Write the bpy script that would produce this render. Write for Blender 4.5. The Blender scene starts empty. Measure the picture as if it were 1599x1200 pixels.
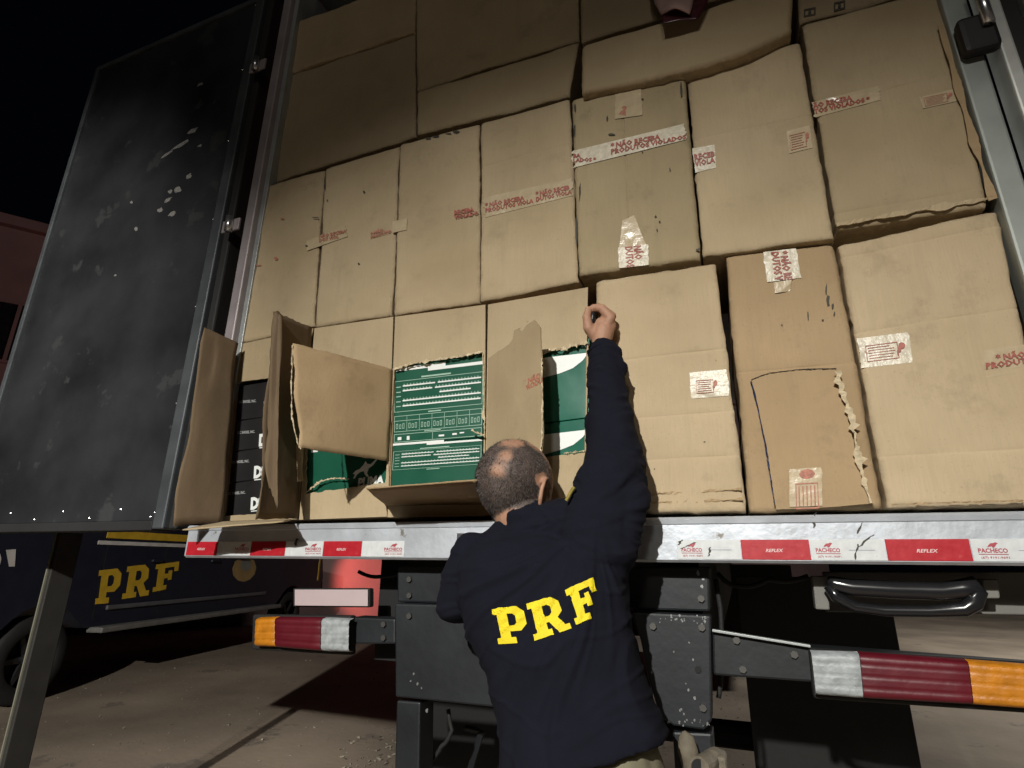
import bpy, bmesh, math, random
from mathutils import Vector, Matrix, noise
from mathutils.bvhtree import BVHTree
random.seed(7)
R_ = math.radians
S = bpy.context.scene
COL = S.collection

# ---------------------------------------------------------------- camera
F_PX, W_PX, H_PX = 870.36, 1599.0, 1200.0
_vz = Vector((27.0, -2744.0, F_PX)).normalized()          # world up, seen by the camera (x right, y down, z forward)
_vx = -Vector((-2344.0, 253.0, F_PX)).normalized()        # world +X
_vx = (_vx - _vz*_vx.dot(_vz)).normalized()
_vy = _vz.cross(_vx)
CAM = Vector((0.0, -1.5, 1.42))
cam_d = bpy.data.cameras.new('camera')
cam = bpy.data.objects.new('camera', cam_d); COL.objects.link(cam)
right = Vector((_vx.x, _vy.x, _vz.x)); down = Vector((_vx.y, _vy.y, _vz.y)); fwd = Vector((_vx.z, _vy.z, _vz.z))
M = Matrix((( right.x, -down.x, -fwd.x), (right.y, -down.y, -fwd.y), (right.z, -down.z, -fwd.z))).to_4x4()
M.translation = CAM
cam.matrix_world = M
cam_d.sensor_fit = 'HORIZONTAL'; cam_d.sensor_width = 36.0; cam_d.lens = 36.0*F_PX/W_PX
cam_d.clip_start = 0.02; cam_d.clip_end = 2000
S.camera = cam

def ray(px, py):
    return right*(px-799.5) + down*(py-600.0) + fwd*F_PX
def at(px, py, Y=0.0):
    "point of the vertical plane y = Y that the photograph shows at this pixel"
    d = ray(px, py); return CAM + d*((Y-CAM.y)/d.y)
def atz(px, py, z=0.0):
    d = ray(px, py); return CAM + d*((z-CAM.z)/d.z)
def onplane(px, py, p0, n):
    d = ray(px, py); return CAM + d*((p0-CAM).dot(n)/d.dot(n))

# ---------------------------------------------------------------- world: night sky
w = bpy.data.worlds.new('World'); S.world = w; w.use_nodes = True
nt = w.node_tree; bg = nt.nodes['Background']
bg.inputs[0].default_value = (0.12, 0.16, 0.30, 1); bg.inputs[1].default_value = 0.004
# ---------------------------------------------------------------- the work light behind the photographer, plus added fill lamps
sp = bpy.data.lights.new('work_light', 'SPOT'); sp.energy = 2450; sp.color = (1.0, 0.98, 0.91)
sp.spot_size = R_(51); sp.spot_blend = 1.0; sp.shadow_soft_size = 0.05
so = bpy.data.objects.new('work_light', sp); COL.objects.link(so)
so.location = Vector((-.38, -6.3, 4.3))
aim = Vector((-.50, 0.0, .0))
so.rotation_euler = (aim-so.location).to_track_quat('-Z', 'Y').to_euler()
so['kind'] = 'structure'
s2 = bpy.data.lights.new('left_ground_fill', 'SPOT'); s2.energy = 3100; s2.color = (1.0, .95, .86); s2.spot_size = R_(38); s2.spot_blend = .9; s2.shadow_soft_size = .05  # added spot beside the work light, brightens left ground and police vehicle
s2o = bpy.data.objects.new('left_ground_fill', s2); COL.objects.link(s2o); s2o.location = (-.75, -6.3, 4.2); s2o['kind'] = 'structure'
s2o.rotation_euler = (Vector((-6.0, 4.3, 0))-s2o.location).to_track_quat('-Z', 'Y').to_euler()
fl_ = bpy.data.lights.new('top_carton_fill', 'POINT'); fl_.energy = 260; fl_.color = (1.0, .93, .82); fl_.shadow_soft_size = .4  # added weak fill with no seen source, lifts the dark top cartons
fo_ = bpy.data.objects.new('top_carton_fill', fl_); fo_.location = (1.0, -9.5, 5.5); COL.objects.link(fo_); fo_['kind'] = 'structure'
yl = bpy.data.lights.new('right_ground_fill', 'POINT'); yl.energy = 1700; yl.color = (1.0, .97, .9); yl.shadow_soft_size = .3  # added unseen lamp, brightens the far ground at the right
yo = bpy.data.objects.new('right_ground_fill', yl); yo.location = (7, 9, 4.5); COL.objects.link(yo); yo['kind'] = 'structure'
S.view_settings.view_transform = 'Standard'; S.view_settings.look = 'None'
S.view_settings.exposure = 0.0; S.view_settings.gamma = 1.0
S.cycles.max_bounces = 6

# ================================================================= helpers
def tag(o, label=None, cat=None, group=None, kind=None):
    if label: o['label'] = label
    if cat: o['category'] = cat
    if group: o['group'] = group
    if kind: o['kind'] = kind
    return o
def link(o, parent=None):
    COL.objects.link(o)
    if parent is not None:
        o.parent = parent
        o.matrix_parent_inverse = parent.matrix_basis.inverted()
    return o
def empty(name, loc, label, cat, group=None, rot=None):
    o = bpy.data.objects.new(name, None); o.location = loc; o.empty_display_size = .1
    if rot: o.rotation_euler = rot
    COL.objects.link(o); return tag(o, label, cat, group)
def mesh(name, vs, fs, mat, parent=None, smooth=False, origin=None):
    me = bpy.data.meshes.new(name)
    vs = [Vector(v) for v in vs]
    o = bpy.data.objects.new(name, me)
    if origin is None:
        origin = sum(vs, Vector())/max(1, len(vs)); origin.z = min(v.z for v in vs)
    vs = [v-origin for v in vs]
    me.from_pydata([tuple(v) for v in vs], [], fs)
    for m in (mat if isinstance(mat, (list, tuple)) else [mat]): me.materials.append(m)
    if smooth:
        for p in me.polygons: p.use_smooth = True
    o.location = origin
    link(o, parent)
    return o
class MB:
    def __init__(s): s.v = []; s.f = []; s.mi = []
    def add(s, vs, fs, mi=0):
        b = len(s.v); s.v += [Vector(v) for v in vs]; s.f += [tuple(i+b for i in f) for f in fs]; s.mi += [mi]*len(fs)
    def hexa(s, q, mi=0):   # q = 8 points: back ring of four, front ring of four
        s.add(q, [(0,1,2,3), (7,6,5,4), (0,4,5,1), (1,5,6,2), (2,6,7,3), (3,7,4,0)], mi)
    def box(s, x0, x1, y0, y1, z0, z1, mi=0):
        s.hexa([(x0,y1,z0),(x1,y1,z0),(x1,y1,z1),(x0,y1,z1),(x0,y0,z0),(x1,y0,z0),(x1,y0,z1),(x0,y0,z1)], mi)
    def tube(s, pts, r, n=10, mi=0, closed=False):
        pts = [Vector(p) for p in pts]; rs = r if isinstance(r, (list, tuple)) else [r]*len(pts)
        vs = []; up = None
        for i, p in enumerate(pts):
            t = (pts[min(i+1, len(pts)-1)]-pts[max(i-1, 0)]).normalized()
            if up is None: up = t.orthogonal().normalized()
            a = (up - t*up.dot(t)).normalized(); up = a; b = t.cross(a)
            vs += [p + (a*math.cos(2*math.pi*k/n) + b*math.sin(2*math.pi*k/n))*rs[i] for k in range(n)]
        fs = []
        for i in range(len(pts)-1):
            for k in range(n): fs.append((i*n+k, i*n+(k+1)%n, (i+1)*n+(k+1)%n, (i+1)*n+k))
        fs.append(tuple(reversed(range(n)))); fs.append(tuple((len(pts)-1)*n+k for k in range(n)))
        s.add(vs, fs, mi)
    def build(s, name, mat, parent=None, smooth=False, bevel=0, origin=None, seg=2):
        o = mesh(name, s.v, s.f, mat, parent, smooth, origin)
        for p, m in zip(o.data.polygons, s.mi): p.material_index = m
        bm = bmesh.new(); bm.from_mesh(o.data); bmesh.ops.recalc_face_normals(bm, faces=bm.faces); bm.to_mesh(o.data); bm.free()
        if bevel:
            b = o.modifiers.new('bevel', 'BEVEL'); b.width = bevel; b.segments = seg; b.limit_method = 'ANGLE'
        return o
def pquad(q, Y):      # four pixels -> four points on plane Y
    return [at(x, y, Y) for x, y in q]
def slab_px(mb, q, Y0, Y1, mi=0):   # pixel quad TL TR BR BL on plane Y0, straight back to Y1
    a = pquad(q, Y0); b = [Vector((p.x, Y1, p.z)) for p in a]
    mb.hexa([b[3], b[2], b[1], b[0], a[3], a[2], a[1], a[0]], mi)
def poly2mesh(polys, extrude=0.0, res=0):
    "list of closed 2D loops (outer and holes) -> (verts, faces) filled"
    c = bpy.data.curves.new('tmp', 'CURVE'); c.dimensions = '2D'; c.fill_mode = 'BOTH'; c.extrude = extrude
    for pl in polys:
        s = c.splines.new('POLY'); s.points.add(len(pl)-1)
        for i, p in enumerate(pl): s.points[i].co = (p[0], p[1], 0, 1)
        s.use_cyclic_u = True
    o = bpy.data.objects.new('tmp', c); COL.objects.link(o)
    me = bpy.data.meshes.new_from_object(o.evaluated_get(bpy.context.evaluated_depsgraph_get()))
    v = [tuple(p.co) for p in me.vertices]; f = [tuple(p.vertices) for p in me.polygons]
    bpy.data.objects.remove(o); bpy.data.curves.remove(c); bpy.data.meshes.remove(me)
    return v, f
def text2mesh(txt, bold=0.02, shear=0.0, spacing=1.0, res=2):
    c = bpy.data.curves.new('tmp', 'FONT'); c.body = txt; c.offset = bold; c.shear = shear; c.space_character = spacing; c.resolution_u = res
    c.space_line = 0.85
    o = bpy.data.objects.new('tmp', c); COL.objects.link(o)
    me = bpy.data.meshes.new_from_object(o.evaluated_get(bpy.context.evaluated_depsgraph_get()))
    v = [tuple(p.co) for p in me.vertices]; f = [tuple(p.vertices) for p in me.polygons]
    bpy.data.objects.remove(o); bpy.data.curves.remove(c); bpy.data.meshes.remove(me)
    x0 = min(p[0] for p in v); x1 = max(p[0] for p in v); y0 = min(p[1] for p in v); y1 = max(p[1] for p in v)
    return [((p[0]-x0)/(x1-x0), (p[1]-y0)/(y1-y0)) for p in v], f
def bil(q, u, v):     # q = TL TR BR BL points, u right, v down
    return (q[0]*(1-u)+q[1]*u)*(1-v) + (q[3]*(1-u)+q[2]*u)*v
def decal(name, vf, q, mat, parent, fn=None, off=0.0008):
    "flat print: 2D verts in the unit square (y up) mapped into the pixel quad and laid on the surface fn"
    vs = []
    for p in vf[0]:
        u, v = p[0], 1-p[1]
        x = (q[0][0]*(1-u)+q[1][0]*u)*(1-v) + (q[3][0]*(1-u)+q[2][0]*u)*v
        y = (q[0][1]*(1-u)+q[1][1]*u)*(1-v) + (q[3][1]*(1-u)+q[2][1]*u)*v
        vs.append(fn(x, y, off))
    return mesh(name, vs, vf[1], mat, parent)
def gridvf(n, m, jag=0.0):
    vs = []
    for j in range(m+1):
        for i in range(n+1):
            u, v = i/n, j/m
            if jag and i in (0, n): u += random.uniform(-jag, jag)
            vs.append((u, 1-v))
    return vs, [(j*(n+1)+i, j*(n+1)+i+1, (j+1)*(n+1)+i+1, (j+1)*(n+1)+i) for j in range(m) for i in range(n)]
def rectvf(rs):
    vs = []; fs = []
    for x0, y0, x1, y1 in rs:
        b = len(vs); vs += [(x0, 1-y0), (x1, 1-y0), (x1, 1-y1), (x0, 1-y1)]; fs.append((b, b+1, b+2, b+3))
    return vs, fs
def frame(x0, y0, x1, y1, t=.01, ty=None):
    ty = ty or t
    return [(x0, y0, x1, y0+ty), (x0, y1-ty, x1, y1), (x0, y0+ty, x0+t, y1-ty), (x1-t, y0+ty, x1, y1-ty)]

# ================================================================= materials
def new_mat(name):
    m = bpy.data.materials.new(name); m.use_nodes = True
    return m, m.node_tree, m.node_tree.nodes['Principled BSDF']
def mat(name, col, rough=.6, metal=0.0, var=.15, vs=8.0, bump=.0, bs=60.0, emit=None, es=0, coat=0, spots=None, spec=.5, trans=0):
    m, t, b = new_mat(name)
    N = t.nodes.new; L = t.links.new
    tc = N('ShaderNodeTexCoord'); n1 = N('ShaderNodeTexNoise'); n1.inputs['Scale'].default_value = vs; n1.inputs['Detail'].default_value = 6
    L(tc.outputs['Object'], n1.inputs['Vector'])
    cr = N('ShaderNodeValToRGB'); cr.color_ramp.elements[0].position = .3; cr.color_ramp.elements[1].position = .7
    c0 = [max(0, c*(1-var)) for c in col]; c1 = [min(1, c*(1+var)) for c in col]
    cr.color_ramp.elements[0].color = (*c0, 1); cr.color_ramp.elements[1].color = (*c1, 1)
    L(n1.outputs['Fac'], cr.inputs[0]); out = cr.outputs[0]
    if spots:       # (colour, scale, threshold): chips and stains
        n2 = N('ShaderNodeTexNoise'); n2.inputs['Scale'].default_value = spots[1]; n2.inputs['Detail'].default_value = 8; n2.inputs['Roughness'].default_value = .65
        L(tc.outputs['Object'], n2.inputs['Vector'])
        r2 = N('ShaderNodeValToRGB'); r2.color_ramp.elements[0].position = spots[2]; r2.color_ramp.elements[1].position = spots[2]+.04
        L(n2.outputs['Fac'], r2.inputs[0])
        mx = N('ShaderNodeMix'); mx.data_type = 'RGBA'; L(r2.outputs[0], mx.inputs[0]); L(out, mx.inputs[6]); mx.inputs[7].default_value = (*spots[0], 1)
        out = mx.outputs[2]
    L(out, b.inputs['Base Color'])
    b.inputs['Roughness'].default_value = rough; b.inputs['Metallic'].default_value = metal
    b.inputs['Specular IOR Level'].default_value = spec
    if coat: b.inputs['Coat Weight'].default_value = coat; b.inputs['Coat Roughness'].default_value = .15
    if trans: b.inputs['Transmission Weight'].default_value = trans
    rr = N('ShaderNodeMapRange'); rr.inputs[3].default_value = max(.02, rough-.12); rr.inputs[4].default_value = min(1, rough+.12)
    L(n1.outputs['Fac'], rr.inputs[0]); L(rr.outputs[0], b.inputs['Roughness'])
    if bump:
        n3 = N('ShaderNodeTexNoise'); n3.inputs['Scale'].default_value = bs; n3.inputs['Detail'].default_value = 5
        L(tc.outputs['Object'], n3.inputs['Vector'])
        bp = N('ShaderNodeBump'); bp.inputs['Strength'].default_value = bump; bp.inputs['Distance'].default_value = .004
        L(n3.outputs['Fac'], bp.inputs['Height']); L(bp.outputs[0], b.inputs['Normal'])
    if emit: b.inputs['Emission Color'].default_value = (*emit, 1); b.inputs['Emission Strength'].default_value = es
    return m
def cardboard(name, col, flute='Z', stain=.35):
    m, t, b = new_mat(name); N = t.nodes.new; L = t.links.new
    tc = N('ShaderNodeTexCoord'); oi = N('ShaderNodeObjectInfo')
    ad = N('ShaderNodeVectorMath'); ad.operation = 'MULTIPLY_ADD'
    L(oi.outputs['Random'], ad.inputs[0]); ad.inputs[1].default_value = (37, 11, 23); L(tc.outputs['Object'], ad.inputs[2])
    def nz(scale, detail=5, rough=.5, v=None):
        n = N('ShaderNodeTexNoise'); n.inputs['Scale'].default_value = scale; n.inputs['Detail'].default_value = detail; n.inputs['Roughness'].default_value = rough
        L(v or ad.outputs[0], n.inputs['Vector']); return n.outputs['Fac']
    def mixc(fac, a, bb, mode='MIX'):
        x = N('ShaderNodeMix'); x.data_type = 'RGBA'; x.blend_type = mode
        if isinstance(fac, float): x.inputs[0].default_value = fac
        else: L(fac, x.inputs[0])
        for i, c in ((6, a), (7, bb)):
            if isinstance(c, tuple): x.inputs[i].default_value = (*c, 1)
            else: L(c, x.inputs[i])
        return x.outputs[2]
    def ramp(v, p0, p1, a=0., z=1.):
        r = N('ShaderNodeMapRange'); r.inputs[1].default_value = p0; r.inputs[2].default_value = p1; r.inputs[3].default_value = a; r.inputs[4].default_value = z
        L(v, r.inputs[0]); return r.outputs[0]
    c = mixc(ramp(nz(3.0, 3), .3, .7), tuple(x*y for x, y in zip(col, (.84, .82, .78))), tuple(min(1, x*1.08) for x in col))
    # per-box tone
    c = mixc(ramp(oi.outputs['Random'], 0, 1, 0, .22), c, tuple(x*y for x, y in zip(col, (.74, .70, .64))))
    # fibres: stretched fine noise
    mp = N('ShaderNodeMapping'); mp.inputs['Scale'].default_value = (260, 260, 14) if flute == 'Z' else (14, 260, 260); L(ad.outputs[0], mp.inputs['Vector'])
    fb = nz(1.0, 3, .6, mp.outputs[0])
    c = mixc(ramp(fb, .35, .7, 0, .22), c, tuple(x*.72 for x in col))
    # speckles and grime
    c = mixc(ramp(nz(220, 2), .66, .74, 0, .35), c, tuple(x*.45 for x in col))
    c = mixc(ramp(nz(2.2, 6, .6), .48, .66, 0, .20), c, tuple(x*.66 for x in col))
    c = mixc(ramp(nz(7, 8, .72), .56, .76, 0, stain), c, tuple(x*.42 for x in col))
    c = mixc(ramp(nz(22, 6, .7), .69, .74, 0, stain*1.3), c, (.07, .05, .035))
    wa = N('ShaderNodeAttribute'); wa.attribute_name = 'wear'
    wm = N('ShaderNodeMath'); wm.operation = 'MULTIPLY'; L(wa.outputs['Fac'], wm.inputs[0]); L(ramp(nz(38, 6, .75), .44, .62), wm.inputs[1])
    c = mixc(ramp(wm.outputs[0], 0, 1, 0, .28), c, (.075, .052, .032))
    wm2 = N('ShaderNodeMath'); wm2.operation = 'MULTIPLY'; L(wa.outputs['Fac'], wm2.inputs[0]); L(ramp(nz(55, 5, .7), .58, .68), wm2.inputs[1])
    c = mixc(ramp(wm2.outputs[0], 0, 1, 0, .45), c, (.60, .50, .36))
    # long vertical rub streaks
    mq = N('ShaderNodeMapping'); mq.inputs['Scale'].default_value = (26, 26, 2.2); L(ad.outputs[0], mq.inputs['Vector'])
    c = mixc(ramp(nz(1.0, 5, .6, mq.outputs[0]), .56, .74, 0, .22), c, tuple(x*.62 for x in col))
    L(c, b.inputs['Base Color']); b.inputs['Roughness'].default_value = .82; b.inputs['Specular IOR Level'].default_value = .25
    wv = N('ShaderNodeTexWave'); wv.wave_type = 'BANDS'; wv.bands_direction = 'X' if flute == 'Z' else 'Z'; wv.inputs['Scale'].default_value = 45; wv.inputs['Distortion'].default_value = .6
    L(ad.outputs[0], wv.inputs['Vector'])
    s1 = N('ShaderNodeMath'); s1.operation = 'MULTIPLY_ADD'; L(wv.outputs['Fac'], s1.inputs[0]); s1.inputs[1].default_value = .035
    s2 = N('ShaderNodeMath'); s2.operation = 'MULTIPLY'; L(nz(9, 7, .6), s2.inputs[0]); s2.inputs[1].default_value = 2.2; L(s2.outputs[0], s1.inputs[2])
    bp = N('ShaderNodeBump'); bp.inputs['Strength'].default_value = .35; bp.inputs['Distance'].default_value = .004
    L(s1.outputs[0], bp.inputs['Height']); L(bp.outputs[0], b.inputs['Normal'])
    return m
KR = (.48, .378, .242)
M_card = cardboard('kraft_board', KR)
M_card_pink = cardboard('pale_kraft_board', (.53, .415, .27), stain=.45)
M_card_brown = cardboard('brown_kraft_board', (.42, .30, .175), stain=.5)
M_card_dull = cardboard('dull_kraft_board', (.39, .31, .19), stain=.6)
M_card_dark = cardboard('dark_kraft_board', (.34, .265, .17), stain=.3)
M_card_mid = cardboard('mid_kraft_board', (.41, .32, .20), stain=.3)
M_inside = cardboard('inner_kraft_board', (.34, .235, .135), stain=.2)
M_flap = cardboard('shaded_brown_board', (.17, .12, .074), stain=.3)  # brown board, with the beam's falloff on the flaps darkened in
M_paper = mat('torn_liner_paper', (.54, .44, .29), .9, var=.25, vs=60, bump=.6, bs=120)
M_tape = mat('clear_tape', (.50, .40, .26), .24, var=.10, vs=30, bump=.5, bs=40)
M_tapew = mat('milky_tape', (.64, .575, .45), .35, var=.15, vs=60, bump=.7, bs=60)
M_red = mat('red_print', (.33, .085, .06), .5, var=.35, vs=90)
M_redf = mat('faded_red_print', (.40, .15, .10), .6, var=.4, vs=120)
M_ink = mat('black_ink', (.05, .045, .035), .7)
M_green = mat('green_shoebox_card', (.008, .085, .05), .35, var=.08)
M_green2 = mat('green_glossy_card', (.012, .12, .08), .22, var=.08)
M_white = mat('white_print', (.8, .82, .8), .4, var=.05)
M_line = mat('pale_green_print', (.35, .52, .42), .5, var=.1)
M_black = mat('black_shoebox_card', (.012, .011, .012), .45, var=.2)
M_alu = mat('aluminium', (.52, .55, .60), .42, .35, var=.10, vs=14, bump=.25, bs=50, spots=((.22, .20, .17), 16, .66))
M_alu2 = mat('dull_aluminium', (.40, .42, .42), .45, .5, var=.15, vs=10, bump=.15, bs=30)
M_steel = mat('black_painted_steel', (.009, .011, .014), .55, var=.4, vs=5, bump=.2, bs=40, spots=((.35, .36, .36), 24, .725))
M_door = mat('door_dark_panel', (.017, .018, .021), .50, var=.6, vs=2.2, bump=.2, bs=25, spots=((.032, .034, .036), 5, .60), spec=.35)
M_rubber = mat('black_rubber', (.012, .012, .012), .75, bump=.3, bs=40)
M_chass = mat('chassis_black', (.008, .008, .009), .8)
M_redtape = mat('red_reflective', (.42, .014, .024), .4, var=.10, vs=60, bump=.1, spots=((.45, .06, .06), 30, .68))
M_whtape = mat('white_reflective', (.62, .64, .65), .4, var=.08, vs=60, spots=((.35, .33, .30), 30, .70))
M_logo = mat('dark_red_logo_print', (.42, .07, .09), .5)
M_shirt = None

# ================================================================= ground, wall, sky
gm = mat('dusty_asphalt', (.27, .22, .17), .9, var=.35, vs=.7, bump=.9, bs=18, spots=((.20, .17, .14), 2.2, .60))
g = mesh('ground', [(-120, -60, 0), (120, -60, 0), (120, 160, 0), (-120, 160, 0)], [(0, 1, 2, 3)], gm, origin=Vector((0, 0, 0))); tag(g, kind='structure')

A = atz(80, 372, 8.0); B = atz(345, 437, 8.0); dirw = (B-A).normalized(); nrm = Vector((-dirw.y, dirw.x, 0))
if nrm.dot(CAM-A) < 0: nrm = -nrm
A0 = A - dirw*9; B0 = B + dirw*26
M_wall = mat('pale_plaster', (.19, .125, .12), .9, var=.15, vs=1.2, bump=.4, bs=20)
M_win = mat('dark_window_glass', (.01, .01, .012), .15)
bld = empty('building', Vector((A.x, A.y, 0)), 'pale plastered two storey building lit red behind the police vehicle', 'building')
mb = MB()
back = -nrm*8
q = [A0, B0, B0+back, A0+back]
mb.add([Vector((p.x, p.y, 0)) for p in q] + [Vector((p.x, p.y, 8.0)) for p in q], [(0,1,5,4), (1,2,6,5), (2,3,7,6), (3,0,4,7), (4,5,6,7)])
mb.build('wall', M_wall, bld)
mb = MB()
mb.add([Vector((p.x, p.y, 8.0)) + nrm*.18*(1 if i < 2 else 0) for i, p in enumerate(q)] + [Vector((p.x, p.y, 8.22)) + nrm*.18*(1 if i < 2 else 0) for i, p in enumerate(q)],
       [(0,1,5,4), (1,2,6,5), (2,3,7,6), (3,0,4,7), (4,5,6,7), (3,2,1,0)])
mb.build('roof_slab', M_wall, bld)
def bwin(px, py, w, h):
    c = onplane(px, py, A, nrm); f = MB(); g_ = MB()
    def pt(u, v, d): return c + dirw*u + Vector((0, 0, v)) + nrm*d
    for (u0, v0, u1, v1) in ((-w/2-.06, -h/2-.06, w/2+.06, -h/2), (-w/2-.06, h/2, w/2+.06, h/2+.06), (-w/2-.06, -h/2, -w/2, h/2), (w/2, -h/2, w/2+.06, h/2), (-.03, -h/2, .03, h/2)):
        f.hexa([pt(u0,v0,0), pt(u1,v0,0), pt(u1,v1,0), pt(u0,v1,0), pt(u0,v0,.05), pt(u1,v0,.05), pt(u1,v1,.05), pt(u0,v1,.05)])
    fo = f.build('window', M_wall, bld)
    g_.hexa([pt(-w/2,-h/2,.003), pt(w/2,-h/2,.003), pt(w/2,h/2,.003), pt(-w/2,h/2,.003), pt(-w/2,-h/2,.02), pt(w/2,-h/2,.02), pt(w/2,h/2,.02), pt(-w/2,h/2,.02)])
    g_.build('pane', M_win, fo)
for a in ((322, 500, 1.1, 1.3), (357, 490, .7, .8), (40, 700, 1.5, 1.3), (20, 520, 1.2, 1.2)): bwin(*a)

# ================================================================= the truck
truck = empty('cargo_truck', Vector((-.55, 0, 0)), 'cargo truck seen from behind with its dark rear door swung open beside stacked cartons', 'truck')
# floor, walls and roof of the load space
XL, XR = at(352, 560).x-.03, at(1540, 150).x
mb = MB()
mb.box(XL+.02, XR-.02, .02, 9.0, 1.43, 1.52)
mb.build('load_floor', M_chass, truck)
mb = MB(); mb.box(XL, XL+.04, .03, 9, 1.54, 4.25); mb.build('side_wall', M_alu2, truck)
mb = MB(); mb.box(XR-.04, XR, .03, 9, 1.54, 4.25); mb.build('side_wall', M_alu2, truck)
mb = MB(); mb.box(XL, XR, .03, 9, 4.26, 4.32); mb.build('roof', M_alu2, truck)
# corner posts
def vbar(name, pxs, Yf, Yb, z0, z1, m, bevel=.004, parent=truck):
    "vertical bar: its left and right edge pass through the two pixels"
    a = at(*pxs[0], Yf).x; b = at(*pxs[1], Yf).x
    mb = MB(); mb.box(min(a, b), max(a, b), Yf, Yb, z0, z1)
    return mb.build(name, m, parent, bevel=bevel)
M_post = mat('post_aluminium', (.34, .30, .31), .5, .3, var=.15, vs=8)
vbar('corner_post', ((363, 450), (377, 450)), -.03, .03, 1.54, 4.3, M_post, .006)
vbar('door_seal_channel', ((378.5, 450), (392, 450)), -.004, .10, 1.54, 4.3, M_alu2, .002)
vbar('corner_post', ((1493, 80), (1536, 80)), -.03, .03, 1.54, 4.3, mat('post_grey_paint', (.30, .32, .30), .5, .3, var=.2, vs=6), .006)
# rear sill
YB = -.06
zt, zb = at(1000, 809, YB).z, at(1000, 878, YB).z
x0, x1 = at(291, 850, YB).x, at(1700, 850, YB).x
hh = zt-zb
mb = MB()
prof = [(.03, zb+.004), (YB+.008, zb), (YB, zb+.006), (YB, zt-.018), (YB-.004, zt-.016), (YB-.006, zt-.006), (YB, zt), (.03, zt)]
for i in range(len(prof)-1):
    (ya, za), (yb, zb_) = prof[i], prof[i+1]
    mb.add([(x0, ya, za), (x1, ya, za), (x1, yb, zb_), (x0, yb, zb_)], [(0, 1, 2, 3)])
mb.add([(x0, y, z) for y, z in prof], [tuple(range(len(prof)))]); mb.add([(x1, y, z) for y, z in prof], [tuple(range(len(prof)))])
mb.add([(x0, .03, zb+.004), (x1, .03, zb+.004), (x1, .03, zt), (x0, .03, zt)], [(0, 1, 2, 3)])
sill = mb.build('rear_sill', M_alu, truck)
def sillfn(x, y, off): p = at(x, y, YB-off); return p
def zline(px, z):       # pixel row where height z on the sill face shows in column px
    lo, hi = 780., 900.
    for _ in range(30):
        mid = (lo+hi)/2
        if at(px, mid, YB).z > z: lo = mid
        else: hi = mid
    return mid
zs0, zs1 = at(1210, 843, YB).z, at(1210, 874.5, YB).z
segs = [(292, 340, 'r'), (340, 392, 'w'), (392, 446, 'r'), (446, 505, 'w'), (505, 565, 'r'), (565, 632, 'w'),
        (1057, 1157, 'w'), (1157, 1265, 'r'), (1265, 1383, 'w'), (1383, 1516, 'r'), (1516, 1660, 'w')]
for a, b, c in segs:
    mb = MB(); xa, xb = at(a, 857, YB).x+.0006, at(b, 857, YB).x-.0006
    mb.box(xa, xb, YB-.0016, YB-.0002, zs1, zs0)
    st = mb.build('reflective_strip', M_redtape if c == 'r' else M_whtape, sill, bevel=.0006)
    def sq(u0, v0, u1, v1):
        X = lambda u: xa+(xb-xa)*u; Z = lambda v: zs0+(zs1-zs0)*v
        return X, Z
    def put(name, vf, u0, v0, u1, v1, m):
        vs = [(xa+(xb-xa)*(u0+(u1-u0)*p[0]), YB-.0024, zs0+(zs1-zs0)*(v1+(v0-v1)*p[1])) for p in vf[0]]
        return mesh(name, vs, vf[1], m, sill)
    if c == 'w':
        r = (.52, .98) if a < 1000 else (.05, .42)
        cx = lambda t: r[0]+(r[1]-r[0])*t
        put('logo_print', text2mesh('PACHECO', .03, 0), cx(.05), .42, cx(.95), .62, M_logo)
        put('logo_print', text2mesh('(67) 9191-9691', .01, 0), cx(.1), .78, cx(.95), .90, M_logo)
        put('logo_print', rectvf([(0, 0, 1, 1)]), cx(.05), .67, cx(.95), .70, M_logo)
        horse = [(0, .1), (.15, .5), (.35, .8), (.6, .85), (.8, 1), (1, .8), (.85, .6), (.7, .2), (.5, 0), (.4, .3), (.2, .2)]
        put('logo_print', poly2mesh([horse]), cx(.35), .15, cx(.70), .40, M_logo)
        if a > 1000: put('logo_print', rectvf([(0, 0, 1, 1)]), .52, .50, .86, .53, mat('grey_print', (.35, .36, .42), .6))
    else:
        put('logo_print', text2mesh('REFLEX', .02, .3), .36, .46, .62, .62, mat('pink_print', (.75, .55, .55), .5))
# weld scratches and tears on the tape
for (x, y, l, sl) in ((1345, 820, 26, .35), (1352, 845, 20, 1.2), (1338, 862, 24, .2), (1062, 847, 8, .8), (462, 847, 12, .1), (1272, 812, 24, .2), (1107, 862, 14, .1), (1075, 852, 10, 2)):
    vs = []; n = 7
    for i in range(n):
        t = i/(n-1); wd = random.uniform(.5, 2.4)
        cxp = x+(t-.5)*l*sl+random.uniform(-2, 2); cyp = y-(t-.5)*l
        vs += [at(cxp-wd, cyp, YB-.003), at(cxp+wd, cyp, YB-.003)]
    mesh('scratch', vs, [(2*i, 2*i+1, 2*i+3, 2*i+2) for i in range(n-1)], M_ink, sill)
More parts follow.
